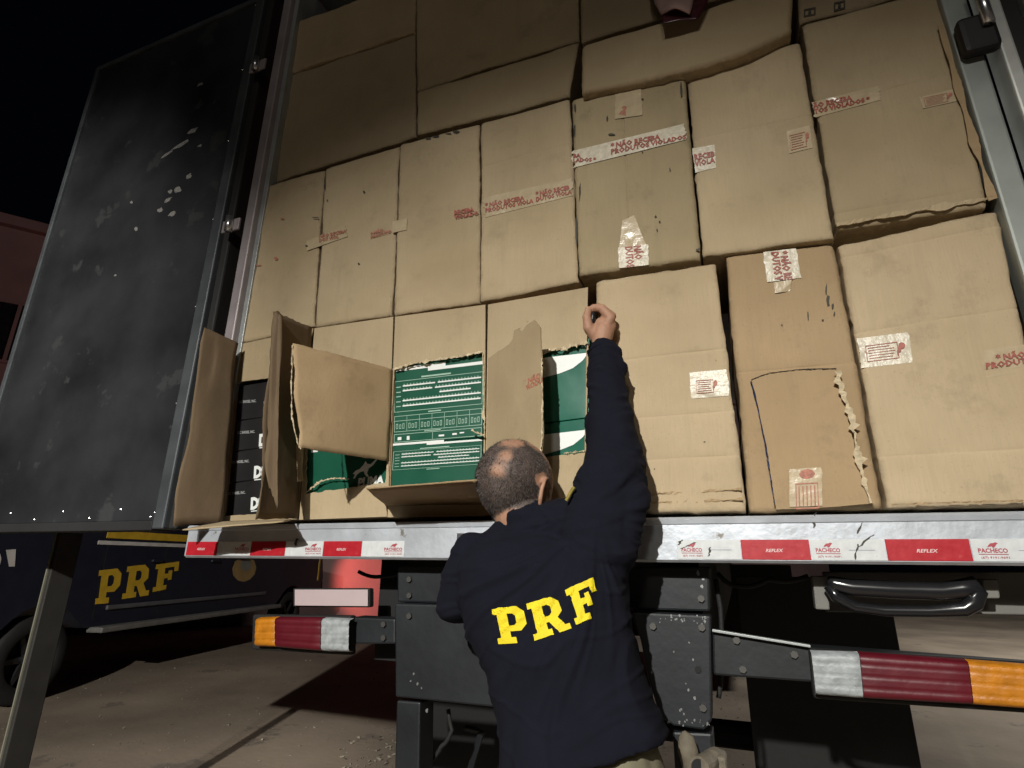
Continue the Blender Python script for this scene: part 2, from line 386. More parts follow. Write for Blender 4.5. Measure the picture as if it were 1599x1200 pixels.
# door (swung right round, inner face towards us)
YD0, YD1 = -.015, .075
dx1 = at(262, 800, YD0).x; dx0 = dx1-1.25; dz0 = at(262, 826, YD0).z; dz1 = at(364, 11, YD0).z
mb = MB(); mb.box(dx0, dx1-.07, YD0+.012, YD1-.01, dz0+.03, dz1-.03)
door = mb.build('rear_door', M_door, truck, bevel=.004)
M_dframe = mat('door_frame_metal', (.065, .072, .08), .5, .3, var=.2, vs=8)
mb = MB(); mb.box(dx1-.07, dx1-.012, YD0, YD1, dz0, dz1); mb.build('door_edge_frame', M_dframe, door, bevel=.006)
mb = MB(); mb.box(dx1-.012, dx1+.03, YD0+.02, YD1+.01, dz0, dz1); mb.build('door_seal', M_rubber, door, bevel=.008)
mb = MB(); mb.box(dx0, dx1-.07, YD0, YD1, dz0-.005, dz0+.03); mb.build('door_bottom_frame', M_chass, door, bevel=.004)
mb = MB(); mb.box(dx0, dx1-.07, YD0, YD1, dz1-.03, dz1); mb.build('door_top_frame', M_dframe, door, bevel=.004)
mb = MB(); mb.box(dx0-.03, dx0, YD0, YD1, dz0, dz1); mb.build('door_edge_frame', M_dframe, door, bevel=.004)
M_rivet = mat('rivet_metal', (.75, .75, .75), .25, .9)
rv = MB()
def rivet(p, r=.004):
    n = 8; vs = [p+Vector((0, -.003, 0))] + [p+Vector((math.cos(a*2*math.pi/n)*r, 0, math.sin(a*2*math.pi/n)*r)) for a in range(n)]
    rv.add(vs, [(0, 1+i, 1+(i+1) % n) for i in range(n)])
for i in range(7): rivet(Vector((dx1-.10-i*.17, YD0+.011, dz0+.045+.03*(i % 2))))
for i in range(7): rivet(Vector((dx1-.082, YD0+.011, dz0+.06+i*.42)))
tag(rv.build('rivets', M_rivet, door), kind='stuff')
# scuffs: chalky marks scraped into the panel
M_scuff = mat('chalk_scuff', (.17, .165, .16), .9, var=.5, vs=80)
for (x, y, l, wd) in ((313, 132, 10, 4), (300, 205, 26, 7), (285, 225, 40, 6), (262, 240, 22, 4), (312, 228, 8, 4), (295, 275, 12, 6), (278, 297, 10, 9), (265, 300, 9, 6), (262, 312, 12, 5), (250, 328, 10, 6), (268, 335, 12, 6), (212, 358, 7, 5), (205, 316, 5, 4), (180, 430, 4, 3)):
    nn = 9; pts = []
    for i in range(nn):
        a = i*2*math.pi/nn; rr = random.uniform(.45, 1.15)
        pts.append(at(x+math.cos(a)*l*rr*.5+math.sin(a)*wd*.3, y-math.cos(a)*l*rr*.32+math.sin(a)*wd*rr*.5, YD0+.0112))
    c = sum(pts, Vector())/nn
    mesh('scuff_mark', [c]+pts, [(0, 1+i, 1+(i+1) % nn) for i in range(nn)], M_scuff, door)
# hinges on the left post
M_chrome = mat('zinc_plated_steel', (.6, .6, .62), .25, .9)
for (px, py) in ((358, 350), (400, 100)):
    c = at(px, py, -.05); hb = MB()
    hb.tube([c+Vector((0, 0, -.035)), c+Vector((0, 0, .035))], .016, 12)
    h = hb.build('hinge', M_chrome, truck, True, origin=c)
    pl = MB(); pl.box(c.x-.05, c.x+.045, -.042, -.032, c.z-.028, c.z+.028); pl.build('hinge_leaf', M_post, h, bevel=.003)
# right door swung round: only its edge shows
mb = MB(); a = at(1565, 80, -.05).x; mb.box(a, a+.03, -.05, .02, 1.5, 4.3)
rd = mb.build('rear_door', mat('bare_aluminium_edge', (.62, .63, .60), .4, .4, var=.2), truck, bevel=.005)
mb = MB(); mb.box(a+.031, a+.075, -.02, .05, 1.5, 4.3); mb.build('door_seal', M_rubber, rd)
mb = MB(); mb.box(a+.076, a+1.3, -.045, .04, 1.5, 4.3); mb.build('door_panel', M_alu2, rd, bevel=.005)
mb = MB(); c = at(1525, 55, -.06)
mb.box(c.x-.035, c.x+.045, -.07, -.033, c.z-.05, c.z+.06)
h = mb.build('hinge', mat('black_hinge', (.007, .005, .006), .6), truck, bevel=.012)
hb = MB(); c2 = at(1537, 12, -.08); hb.tube([c2+Vector((0, 0, -.05)), c2+Vector((0, 0, .09))], .013, 10); hb.build('hinge_pin', M_chrome, h, True)
mb = MB(); mb.box(at(1536, 80, .03).x, a, .035, .06, 1.5, 4.3); mb.build('door_gap_seal', M_chass, truck)

# underside: beam, plates, underrun bar
mb = MB(); slab_px(mb, [(620, 884), (1108, 886), (1109, 956), (620, 941)], .03, .14); mb.build('chassis_beam', M_steel, truck, bevel=.006)
def plate_px(name, pts, Yf, Yb, m, bevel=.005, parent=truck):
    a = [at(x, y, Yf) for x, y in pts]; n = len(a)
    vs = a + [Vector((p.x, Yb, p.z)) for p in a]
    fs = [tuple(range(n)), tuple(reversed(range(n, 2*n)))] + [(i, (i+1) % n, n+(i+1) % n, n+i) for i in range(n)]
    mb = MB(); mb.add(vs, fs); return mb.build(name, m, parent, bevel=bevel)
plate_px('underrun_plate', [(616, 943), (880, 950), (880, 1116), (617, 1089)], .0, .05, M_steel)
pl = plate_px('underrun_plate', [(985, 956), (1110, 962), (1112, 1125), (1100, 1141), (1052, 1134), (1030, 1120), (1012, 1060), (1000, 1000)], .0, .05, M_steel)
mb = MB()
for (x, y, r) in ((1090, 1046, .0075),):
    c = at(x, y, -.001); mb.tube([c, c+Vector((0, -.002, 0))], r, 12)
mb.build('bolt_hole', M_chass, pl)
plate_px('support_leg', [(619, 1094), (656, 1097), (652, 1330), (612, 1330)], .02, .10, M_steel)
plate_px('support_leg', [(1050, 1143), (1112, 1146), (1125, 1330), (1062, 1330)], .02, .10, M_steel)
plate_px('underrun_bar', [(548, 964), (617, 967), (617, 1006), (548, 1006)], .03, .10, M_steel)
plate_px('underrun_bar', [(1112, 986), (1266, 1011), (1720, 1046), (1720, 1100), (1270, 1066), (1114, 1055)], .03, .10, M_steel)
plate_px('underrun_bar_edge', [(1112, 983), (1266, 1008), (1266, 1012), (1112, 987)], .012, .03, M_alu2, .001)
# chips of bare metal
M_chip = mat('bare_chip', (.28, .28, .28), .4, .5)
mb = MB()
for (x, y, r) in [(1085,1091,2.6),(1064,1108,1.8),(1068,1115,1.4),(1082,1030,1.6),(1018,1050,1.6),(1071,1068,1.2),(1075,1078,1.6),(1052,1018,1),(1076,1004,1.2),(646,1052,2),(641,1064,2),(652,1068,2.2),(658,1075,1.6),(1043,1128,2),(1062,1110,1.5),(1090,895,3),(1098,905,2),(1096,916,2.5),(666,1110,3)] + [(random.uniform(1030, 1105), random.uniform(960, 975), random.uniform(.6, 2)) for _ in range(24)] + [(random.uniform(1060, 1108), random.uniform(1124, 1134), random.uniform(.6, 1.8)) for _ in range(14)]:
    Yc = -.0012 if y > 940 else .0288
    c = at(x, y, Yc); r = r*.0017; n = 7
    mb.add([c]+[c+Vector((math.cos(k*2*math.pi/n)*r*random.uniform(.5, 1.2), 0, math.sin(k*2*math.pi/n)*r*random.uniform(.6, 1.5))) for k in range(n)], [(0, 1+i, 1+(i+1) % n) for i in range(n)])
tag(mb.build('paint_chips', M_chip, truck), kind='stuff')
# tail lamps: ribbed lenses
M_lred = mat('red_lens', (.10, .003, .010), .48, coat=0, var=.2, vs=12, bump=.4, bs=30)
M_lamb = mat('amber_lens', (.48, .17, .006), .48, coat=0, var=.25, vs=30, bump=.6, bs=60)
M_lclr = mat('clear_lens', (.32, .34, .35), .48, coat=0, var=.3, vs=40, bump=.8, bs=60)
def lamp(quads, Yf, Yb):
    allx = [p for q in quads for p in q[0]]
    x0 = min(p[0] for p in allx); x1 = max(p[0] for p in allx)
    q0 = quads[0][0]; q1 = quads[-1][0]
    mb = MB(); slab_px(mb, [(q0[0][0]-4, q0[0][1]-5), (q1[1][0]+4, q1[1][1]-5), (q1[2][0]+4, q1[2][1]+4), (q0[3][0]-4, q0[3][1]+4)], Yf+.03, Yb)
    h = mb.build('tail_lamp', M_rubber, truck, bevel=.006)
    for q, m in quads:
        P = pquad(q, Yf); nu, nv = 14, 24; vs = []
        for j in range(nv+1):
            for i in range(nu+1):
                u, v = i/nu, j/nv; p = bil(P, u, v)
                e = min(u, 1-u, .12)/.12; e2 = min(v, 1-v, .14)/.14
                d = .018*(1-math.sqrt(max(0, 1-(1-e)**2*.25)) ) + .022*(1-math.sqrt(max(0., 1-(1-e2)**2)))
                rib = .0018*(1 if (v*4) % 1 < .12 else 0)
                vs.append(Vector((p.x, Yf+d+rib, p.z)))
        fs = [(j*(nu+1)+i, j*(nu+1)+i+1, (j+1)*(nu+1)+i+1, (j+1)*(nu+1)+i) for j in range(nv) for i in range(nu)]
        mesh('lens', vs, fs, m, h, True)
    return h
lamp([([(398, 965), (428, 964), (428, 1012), (396, 1011)], M_lamb), ([(429, 964), (500, 965), (499, 1019), (429, 1013)], M_lred), ([(501, 965), (544, 967), (543, 1020), (500, 1019)], M_lclr)], -.02, .04)
lamp([([(1267, 1018), (1342, 1020), (1349, 1094), (1275, 1088)], M_lclr), ([(1343, 1020), (1512, 1032), (1521, 1104), (1350, 1094)], M_lred), ([(1513, 1032), (1640, 1042), (1650, 1114), (1522, 1104)], M_lamb)], -.02, .04)
# number plate, blanked
mb = MB(); slab_px(mb, [(460, 921), (574, 921), (574, 947), (460, 946)], .0, .004)
mb.build('number_plate', mat('plate_white', (.50, .40, .41), .4, var=.04), truck, bevel=.001)
mb = MB(); slab_px(mb, [(457, 919), (577, 919), (577, 949), (457, 948)], .006, .03)
mb.build('plate_holder', M_rubber, truck, bevel=.004)
# grey side plate with a black pipe handle, at the right
M_gplate = mat('grey_plate', (.17, .165, .15), .7, var=.2, vs=3)
mb = MB(); slab_px(mb, [(1268, 900), (1292, 900), (1296, 953), (1274, 952)], .06, .10); br = mb.build('handle_bracket', M_gplate, truck, bevel=.003)
mb = MB(); slab_px(mb, [(1535, 905), (1560, 905), (1562, 935), (1537, 935)], .06, .10); mb.build('handle_bracket', M_gplate, truck, bevel=.003)
mb = MB(); slab_px(mb, [(1285, 893), (1740, 893), (1740, 963), (1290, 956)], .13, .15); mb.build('side_skirt', M_gplate, truck, bevel=.003)
hp = [(1292, 908), (1300, 911), (1330, 918), (1400, 922), (1470, 924), (1500, 920), (1518, 916), (1525, 925), (1520, 942), (1505, 952), (1450, 955), (1380, 954), (1335, 948), (1305, 932), (1294, 915)]
mb = MB(); mb.tube([at(x, y, .03) for x, y in hp], [.012, .016, .019, .019, .019, .02, .022, .02, .018, .015, .012, .012, .012, .013, .012], 12)
mb.build('pipe_handle', mat('glossy_black_pipe', (.012, .012, .014), .25, coat=.3), truck, True)
M_bolt = mat('greasy_bolt', (.10, .095, .09), .5, .6)
for (x, y, Yp) in ((640, 905, .03), (640, 930, .03), (1095, 935, .03), (640, 962, 0), (775, 966, 0), (1020, 978, 0), (1096, 980, 0), (1098, 1105, 0), (1150, 1000, .03), (1160, 1045, .03), (1240, 1022, .03), (600, 975, .03), (600, 996, .03)):
    c = at(x, y, Yp-.001); mb = MB(); mb.tube([c, c+Vector((0, -.007, 0))], .0085, 6); mb.build('bolt', M_bolt, truck)
for pts in ([(560, 893), (600, 900), (640, 886)], [(1120, 895), (1150, 915), (1200, 905), (1262, 900)], [(1118, 905), (1125, 950), (1128, 1020), (1122, 1090)], [(700, 1108), (706, 1140), (690, 1165), (668, 1190)]):
    mb = MB(); P_ = [at(x, y, .12) for x, y in pts]; Q_ = []
    for i in range(len(P_)-1):
        for k in range(6): Q_.append(P_[i].lerp(P_[i+1], k/6)+Vector((0, 0, -.008*math.sin(math.pi*k/6))))
    Q_.append(P_[-1]); mb.tube(Q_, .006, 8); mb.build('cable', M_rubber, truck, True)
# axle, wheels, mud flaps, rails
for xa in (-1.62, -.02):
    for dx in (0, .30):
        c = Vector((xa+dx+.13, 2.3, .50)); n = 32; mb = MB()
        pr = [(-.13, .28), (-.13, .44), (-.10, .49), (0, .50), (.10, .49), (.13, .44), (.13, .28)]
        vs = [c+Vector((o_, math.cos(2*math.pi*k/n)*r, math.sin(2*math.pi*k/n)*r)) for k in range(n) for o_, r in pr]
        m_ = len(pr)
        mb.add(vs, [(k*m_+i, k*m_+i+1, ((k+1) % n)*m_+i+1, ((k+1) % n)*m_+i) for k in range(n) for i in range(m_-1)])
        wh = mb.build('wheel', M_rubber, truck, True)
        mb = MB(); mb.tube([c+Vector((-.09, 0, 0)), c+Vector((.09, 0, 0))], .285, 24); mb.build('rim', M_alu2, wh)
mb = MB(); mb.tube([(-1.6, 2.3, .5), (.4, 2.3, .5)], .07, 12); mb.build('axle', M_chass, truck)
for xx in (-1.05, -.15): mb = MB(); mb.box(xx-.05, xx+.05, .15, 8.5, 1.12, 1.42); mb.build('chassis_rail', M_chass, truck)
for (xa, xb) in ((-1.70, -1.12), (-.02, .62)):
    mb = MB(); mb.box(xa, xb, 1.6, 1.62, .28, 1.36); mb.build('mud_flap', M_rubber, truck, bevel=.004)
mb = MB(); mb.box(-1.7, .6, 6.5, 8.8, .5, 1.4); mb.build('cab_underside', M_chass, truck)
# bracket hanging under the plate, and the pale couplings at the right leg
mb = MB()
mb.tube([at(727, 1137, .3), at(744, 1141, .3), at(752, 1143, .3), at(735, 1199, .3), at(728, 1230, .3)], .010, 6)
mb.build('step_bracket', M_steel, truck)
M_tan = mat('dusty_tan_metal', (.15, .125, .09), .75, var=.35, vs=40)
mb = MB(); c = at(1074, 1172, -.05)
mb.tube([c+Vector((-.006, .0, .036)), c+Vector((-.002, 0, .026)), c, c+Vector((.004, 0, -.03)), c+Vector((.006, 0, -.045))], [.004, .016, .022, .019, .012], 14)
cp = mb.build('air_coupling', M_tan, truck, True)
c = at(1094, 1192, -.07)
mb = MB(); mb.tube([c+Vector((0, -.03, 0)), c+Vector((.03, .05, 0))], .021, 18); mb.tube([c+Vector((-.001, -.0305, 0)), c+Vector((-.001, -.0312, 0))], .016, 18, 1)
mb.build('air_coupling', [M_tan, M_chass], truck)
c = at(1120, 1195, -.04)
mb = MB(); mb.box(c.x-.018, c.x+.02, -.06, 0, c.z-.05, c.z+.022); mb.build('coupling_block', M_tan, truck, bevel=.008)

# ================================================================= cartons
def bulge(x, z, seed):
    rg = abs(noise.noise(Vector((x*6+seed*2, z*9, seed*5.1))))
    return noise.noise(Vector((x*5+seed*7.1, z*5, seed*3.3)))*.008 + noise.noise(Vector((x*16+seed, z*16, seed*1.7)))*.0022 + max(0, .10-rg)*.022
class Carton: pass
nbox = [0]
def carton(q, Y0, label, m=M_card, hcr=(), vcr=(), depth=.42, sag=None, group=None, edge=.006):
    nbox[0] += 1; seed = nbox[0]
    P = pquad(q, Y0)
    w = (P[1]-P[0]).length; h = (P[3]-P[0]).length
    def params(L, cr):
        s = {0., .003/L, .007/L, .014/L, 1-.014/L, 1-.007/L, 1-.003/L, 1.}
        n = max(6, int(L/.022)); s |= {i/n for i in range(1, n)}
        for c in cr:
            for d in (-.006, -.0025, 0, .0025, .006): s.add(min(1, max(0, c+d/L)))
        return sorted(s)
    us, vs_ = params(w, vcr), params(h, hcr)
    ro = lambda d: edge*max(0, 1-d/.012)**2
    verts = []; wear = []
    for v in vs_:
        for u in us:
            p = bil(P, u, v)
            du = min(u, 1-u)*w; dv = min(v, 1-v)*h
            y = Y0 + bulge(p.x, p.z, seed) + ro(du) + ro(dv)
            if du < .002 or dv < .002:
                j = noise.noise(Vector((p.x*40, p.z*40, seed)))*.0035+noise.noise(Vector((p.x*9, p.z*9, seed)))*.003; p.z += j; p.x += j
            for c in hcr:
                d = abs(v-c)*h
                if d < .005: y += .0028*(1-d/.005)*(.55+noise.noise(Vector((p.x*12, seed, 0))))
                if v > c: y += -.0012
            for c in vcr:
                d = abs(u-c)*w
                if d < .005: y += .0022*(1-d/.005)
            if sag: p.z -= sag(u, v)
            verts.append(Vector((p.x, y, p.z)))
            cn_ = max(0, 1-(du+dv)/.05)*.6
            wear.append(max(0, 1-min(du, dv)/.011)+cn_)
    nu, nv = len(us), len(vs_)
    fs = [(j*nu+i, (j+1)*nu+i, (j+1)*nu+i+1, j*nu+i+1) for j in range(nv-1) for i in range(nu-1)]
    ring = [i for i in range(nu)] + [j*nu+nu-1 for j in range(1, nv)] + [(nv-1)*nu+i for i in range(nu-2, -1, -1)] + [j*nu for j in range(nv-2, 0, -1)]
    b = len(verts); verts += [Vector((verts[i].x, Y0+depth, verts[i].z)) for i in ring]; n = len(ring)
    fs += [(ring[i], ring[(i+1) % n], b+(i+1) % n, b+i) for i in range(n)]; fs.append(tuple(b+i for i in range(n)))
    o = mesh('cardboard_carton', verts, fs, m)
    for p in o.data.polygons[:(nv-1)*(nu-1)]: p.use_smooth = True
    at_ = o.data.attributes.new('wear', 'FLOAT', 'POINT')
    for i in range(len(verts)): at_.data[i].value = wear[i] if i < len(wear) else 0.
    tag(o, label, 'carton', group or 'cardboard cartons stacked in the truck')
    c = Carton(); c.o = o; c.P = P
    def fn(x, y, off):
        p = at(x, y, Y0); yy = Y0+bulge(p.x, p.z, seed)-.0026-off; return at(x, y, yy)
    c.fn = fn
    return c
def tape(c, q, m=M_tape, off=.0002, n=20, k=9, jag=.02): return decal('tape', gridvf(n, k, jag), q, m, c.o, c.fn, off)
def ptext(c, txt, q, m=M_red, bold=.045, off=.0020, shear=0., name='print', res=1): return decal(name, text2mesh(txt, bold, shear, res=res), q, m, c.o, c.fn, off)
def label_icon(c, q, m=M_redf, off=.0020, rot=0):
    rs = frame(.10, .22, .78, .88, .016, .03)
    for k in range(5): rs += [(.15, .32+k*.105, .15+random.uniform(.45, .58), .335+k*.105+.012)]
    vf = rectvf(rs); vs, fs = vf
    for cx, cy, rx, ry in ((.86, .40, .075, .14), (.80, .55, .04, .12), (.76, .66, .02, .12)):
        b = len(vs); vs += [(cx+rx*math.cos(i*.785), 1-cy+ry*math.sin(i*.785)) for i in range(8)]; fs.append(tuple(range(b, b+8)))
    if rot: vs = [(1-p[1], p[0]) for p in vs]
    return decal('print', (vs, fs), q, m, c.o, c.fn, off)
def marks(c, lst, m=M_ink):
    vs = []; fs = []
    for x, y, rx, ry in lst:
        b = len(vs)//1; n = 7; vs.append(c.fn(x, y, .001))
        for i in range(n):
            r = random.uniform(.4, 1.1); vs.append(c.fn(x+math.cos(i*2*math.pi/n)*rx*r, y+math.sin(i*2*math.pi/n)*ry*r, .001))
        fs += [(b, b+1+i, b+1+(i+1) % n) for i in range(n)]
    tag(mesh('scuff_marks', vs, fs, m, c.o), kind='stuff')
def creaseline(c, pts, wpx=1.2, m=None, name='fold_shadow_edge'):
    pass

# --- second row from the floor, left to right
r2a = carton([(411, 291), (506, 264), (489, 511), (373, 536)], .004, 'pale carton at the left end of its row, above the open carton of black boxes', M_card)
r2b = carton([(508, 263), (622, 227), (612, 493), (491, 511)], .000, 'pale carton with a small red tape print, above the big folded flap', M_card)
r2c = carton([(624, 226), (749, 193), (748, 473), (614, 492)], -.003, 'pale carton with an ink smear on its top edge, above the opened green stack', M_card)
r2d = carton([(751, 192), (889, 153), (903, 441), (750, 471)], .000, 'pale carton with a tape band of red warnings, left of the dull tall carton', M_card, hcr=(.27,))
r2e = carton([(892, 153), (1069, 114), (1094, 404), (903, 429)], -.022, 'dull scuffed carton with dirty edges and a crossing tape band, centre of its row', M_card_dull, edge=.009, vcr=(.46,))
r2f = carton([(1073, 112), (1249, 66), (1302, 372), (1097, 401)], -.006, 'pale carton with a straight seam and two small tapes, right of the dull one', M_card, hcr=(.40,))
r2g = carton([(1252, 40), (1474, -22), (1541, 323), (1307, 360)], -.012, 'wide carton at the right frame with a long red printed warning', M_card_mid, hcr=(.42, .93))
# --- bottom row, closed cartons
b5 = carton([(931, 440), (1117, 410), (1166, 799), (945, 803)], -.012, 'tall pale carton right of the raised arm with milky tape at its right edge', M_card_pink, hcr=(.38, .63, .80))
b6 = carton([(1133, 401), (1302, 379), (1379, 794), (1170, 801)], .006, 'narrow brown carton with a ragged torn panel in its lower half', M_card_brown, hcr=(.49,), edge=.009)
b7 = carton([(1309, 383), (1559, 327), (1652, 790), (1386, 793)], -.008, 'large pale carton at the lower right corner with a taped white label', M_card_pink, hcr=(.06, .37, .83), edge=.007)
# --- upper rows
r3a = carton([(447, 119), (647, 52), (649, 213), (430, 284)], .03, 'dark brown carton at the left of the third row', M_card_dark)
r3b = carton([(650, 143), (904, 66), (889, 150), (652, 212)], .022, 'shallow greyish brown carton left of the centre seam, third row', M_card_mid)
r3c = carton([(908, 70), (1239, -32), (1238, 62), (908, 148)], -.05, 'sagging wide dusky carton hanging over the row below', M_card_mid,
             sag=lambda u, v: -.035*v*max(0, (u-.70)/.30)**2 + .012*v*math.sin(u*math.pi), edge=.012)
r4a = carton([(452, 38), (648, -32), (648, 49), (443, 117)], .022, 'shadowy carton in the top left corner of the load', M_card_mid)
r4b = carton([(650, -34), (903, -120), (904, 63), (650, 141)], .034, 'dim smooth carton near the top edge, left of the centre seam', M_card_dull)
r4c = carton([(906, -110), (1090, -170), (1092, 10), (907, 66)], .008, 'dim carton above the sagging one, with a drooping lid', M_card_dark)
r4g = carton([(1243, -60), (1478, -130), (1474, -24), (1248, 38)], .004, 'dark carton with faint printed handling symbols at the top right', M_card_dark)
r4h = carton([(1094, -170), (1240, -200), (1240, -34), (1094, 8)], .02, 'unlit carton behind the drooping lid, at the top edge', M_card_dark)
# backing rows so that gaps look into dark board, not emptiness
# tapes and prints
tape(r2b, [(478, 377), (540, 352), (541, 370), (479, 392)], M_tape)
ptext(r2b, 'NÃO RECEBA\nDOS VIOL', [(498, 366), (541, 357), (540, 370), (498, 379)], M_redf)
ptext(r2b, '* NÃO\nPRODUTO', [(578, 362), (611, 351), (611, 364), (578, 373)], M_redf)
tape(r2c, [(613, 346), (636, 341), (635, 359), (613, 364)], M_tape)
ptext(r2c, 'RECEBA\nVIOLADO', [(708, 329), (747, 322), (747, 336), (709, 343)])
tape(r2d, [(755, 309), (892, 279), (893, 306), (757, 340)], M_tape)
ptext(r2d, '* NÃO RECEBA\nPRODUTOS VIOLA', [(757, 316), (833, 301), (833, 317), (757, 333)])
ptext(r2d, '* NÃO RECEB\nDUTOS VIOLA', [(836, 298), (892, 287), (893, 303), (836, 316)])
tape(r2e, [(894, 236), (1070, 193), (1072, 218), (896, 262)], M_tapew)
ptext(r2e, 'BA\nLADOS *', [(895, 240), (931, 240), (931, 252), (895, 254)])
ptext(r2e, '* NÃO RECEBA\nPRODUTOS VIOLADOS', [(953, 222), (1071, 201), (1072, 217), (953, 242)])
tape(r2e, [(960, 136), (1001, 127), (1003, 180), (961, 186)], M_tape)
marks(r2e, [(973, 176, 7, 6), (975, 170, 5, 5)], M_redf)
tape(r2e, [(972, 345), (990, 336), (1010, 384), (966, 390)], M_tape, k=4)
tape(r2e, [(965, 387), (1012, 382), (1013, 414), (967, 419)], M_tapew, off=.0008)
ptext(r2e, 'NÃO\nDUTOS', [(1004, 383), (1008, 414), (978, 419), (975, 386)], off=.0016)
marks(r2e, [(1003, 237, 2, 2), (1046, 265, 1.5, 5), (1024, 338, 3, 2), (1030, 346, 2, 2), (1026, 360, 2, 3), (1003, 155, 3, 1.5), (948, 185, 1.5, 6), (955, 210, 6, 2), (898, 170, 2, 9), (897, 205, 2, 12), (1064, 140, 3, 14), (1090, 390, 4, 3), (900, 360, 2, 30), (905, 300, 1.5, 18)])
tape(r2f, [(1081, 232), (1116, 226), (1118, 262), (1086, 270)], M_tapew)
ptext(r2f, 'RECEB\nVIOLA', [(1082, 241), (1116, 236), (1117, 254), (1085, 261)])
tape(r2f, [(1228, 205), (1264, 196), (1269, 231), (1232, 240)], M_tape)
label_icon(r2f, [(1228, 205), (1264, 196), (1269, 231), (1232, 240)])
tape(r2g, [(1268, 160), (1372, 134), (1376, 156), (1272, 184)], M_tape)
ptext(r2g, 'ÃO RECEBA\nTOS VIOLADOS *', [(1268, 160), (1357, 141), (1359, 158), (1271, 179)])
tape(r2g, [(1436, 152), (1502, 136), (1505, 156), (1440, 170)], M_tape)
label_icon(r2g, [(1436, 150), (1490, 138), (1493, 158), (1440, 170)])
for qq in ([(1253, 14), (1276, 9), (1276, 24), (1253, 28)], [(1300, 3), (1322, -2), (1322, 14), (1300, 20)]):
    decal('print', rectvf(frame(.1, .1, .9, .9, .1, .12)+[(.4, .3, .6, .7)]), qq, M_ink, r4g.o, r4g.fn, .0012)
tape(b5, [(1077, 582), (1135, 577), (1139, 618), (1079, 623)], M_tapew)
label_icon(b5, [(1082, 588), (1122, 585), (1124, 616), (1084, 619)])
tape(b6, [(1191, 394), (1243, 388), (1251, 434), (1198, 441)], M_tapew)
ptext(b6, '* NÃO RE\nDUTOS V', [(1232, 391), (1241, 436), (1210, 440), (1203, 393)])
tape(b6, [(1208, 441), (1236, 437), (1234, 455), (1210, 458)], M_tape)
tape(b7, [(1338, 529), (1418, 519), (1425, 566), (1346, 575)], M_tapew)
label_icon(b7, [(1342, 533), (1416, 523), (1422, 562), (1348, 571)], M_red)
tape(b7, [(1534, 548), (1601, 538), (1609, 580), (1540, 590)], M_tape)
ptext(b7, '    * NÃO\nPRODUT', [(1538, 554), (1600, 546), (1606, 568), (1540, 577)])
marks(r2c, [(668, 216, 6, 2), (680, 214, 9, 3), (700, 209, 8, 1.5), (714, 206, 8, 3)])
marks(r2b, [(507, 288, 1.3, 12), (511, 313, 1.5, 2), (492, 340, 10, 1), (560, 412, 2, 2), (479, 384, 3, 2), (568, 300, 2, 2)])
marks(r2a, [(403, 415, 7, 1.2), (430, 404, 4, 4), (441, 342, 3, 2)], M_redf)
marks(b6, [(1262, 492, 1.5, 9), (1285, 500, 2, 2), (1221, 508, 1.5, 1.5), (1293, 470, 4, 9), (1300, 478, 3, 6), (1290, 452, 2, 12), (1303, 490, 2, 5), (1197, 683, 4, 1), (1208, 682, 4, 1), (1216, 681, 2, 1)])
marks(b5, [(1100, 690, 2, 1), (1022, 733, 1.5, 1.5)])
# the torn panel of the narrow brown carton
def ribbon(name, pts, wpx, Y, m, parent, jag=.6, thick=.0015, n=40):
    L = [Vector((p[0], p[1], 0)) for p in pts]; seg = [(L[i+1]-L[i]).length for i in range(len(L)-1)]; T = sum(seg); vs = []
    for k in range(n+1):
        t = T*k/n; i = 0
        while i < len(seg)-1 and t > seg[i]: t -= seg[i]; i += 1
        p = L[i].lerp(L[i+1], min(1, t/seg[i])); d = (L[i+1]-L[i]).normalized(); nn = Vector((-d.y, d.x, 0))
        ww = (wpx if not callable(wpx) else wpx(k/n))*.62
        sd_ = L[0].x*.013; ww *= .35+1.5*max(0, noise.noise(Vector((k*.17, sd_, 31)))+.42); a = p+nn*ww*(.5+noise.noise(Vector((k*.55, sd_, 0)))*jag*.9); b = p-nn*ww*(.42+noise.noise(Vector((k*.8, sd_, 7)))*jag*1.1)
        yy = Y if not callable(Y) else Y(k/n)
        vs += [at(a.x, a.y, yy+random.uniform(-.002, .002)), at(b.x, b.y, yy+random.uniform(-.002, .002))]
    o = mesh(name, vs, [(2*k, 2*k+1, 2*k+3, 2*k+2) for k in range(n)], m, parent)
    s = o.modifiers.new('solid', 'SOLIDIFY'); s.thickness = thick
    return o
pn = [(1173, 593), (1200, 583), (1250, 577), (1306, 576), (1318, 620), (1330, 680), (1345, 740), (1366, 786), (1300, 792), (1212, 796), (1200, 720), (1187, 655)]
a = [at(x, y, -.004-.010*(y-575)/220) for x, y in pn]; n = len(a)
mb = MB(); mb.add(a + [p+Vector((0, .004, 0)) for p in a], [tuple(range(n)), tuple(reversed(range(n, 2*n)))] + [(i, (i+1) % n, n+(i+1) % n, n+i) for i in range(n)])
tp = mb.build('torn_panel', M_card_brown, b6.o)
ribbon('torn_edge', [(1308, 580), (1314, 610), (1326, 640), (1334, 668), (1338, 700), (1344, 730), (1352, 760), (1360, 786)], lambda t: 20*(1-.55*t), -.019, M_paper, b6.o, .9)
ribbon('slit', [(1173, 596), (1184, 640), (1196, 700), (1204, 750), (1209, 786)], lambda t: 4.5-1.5*t, lambda t: -.006-.010*t, mat('dark_blue_lining', (.012, .02, .06), .6), b6.o, .3, .001)
ribbon('slit', [(1173, 593), (1200, 583), (1250, 577), (1306, 576)], 1.6, -.006, M_ink, b6.o, .4, .001)
bfn = lambda x, y, off: at(x, y, -.006-.010*(y-575)/220-off-.001)
decal('tape', gridvf(6, 6, .03), [(1232, 733), (1283, 730), (1285, 790), (1234, 792)], M_tape, b6.o, bfn, .0006)
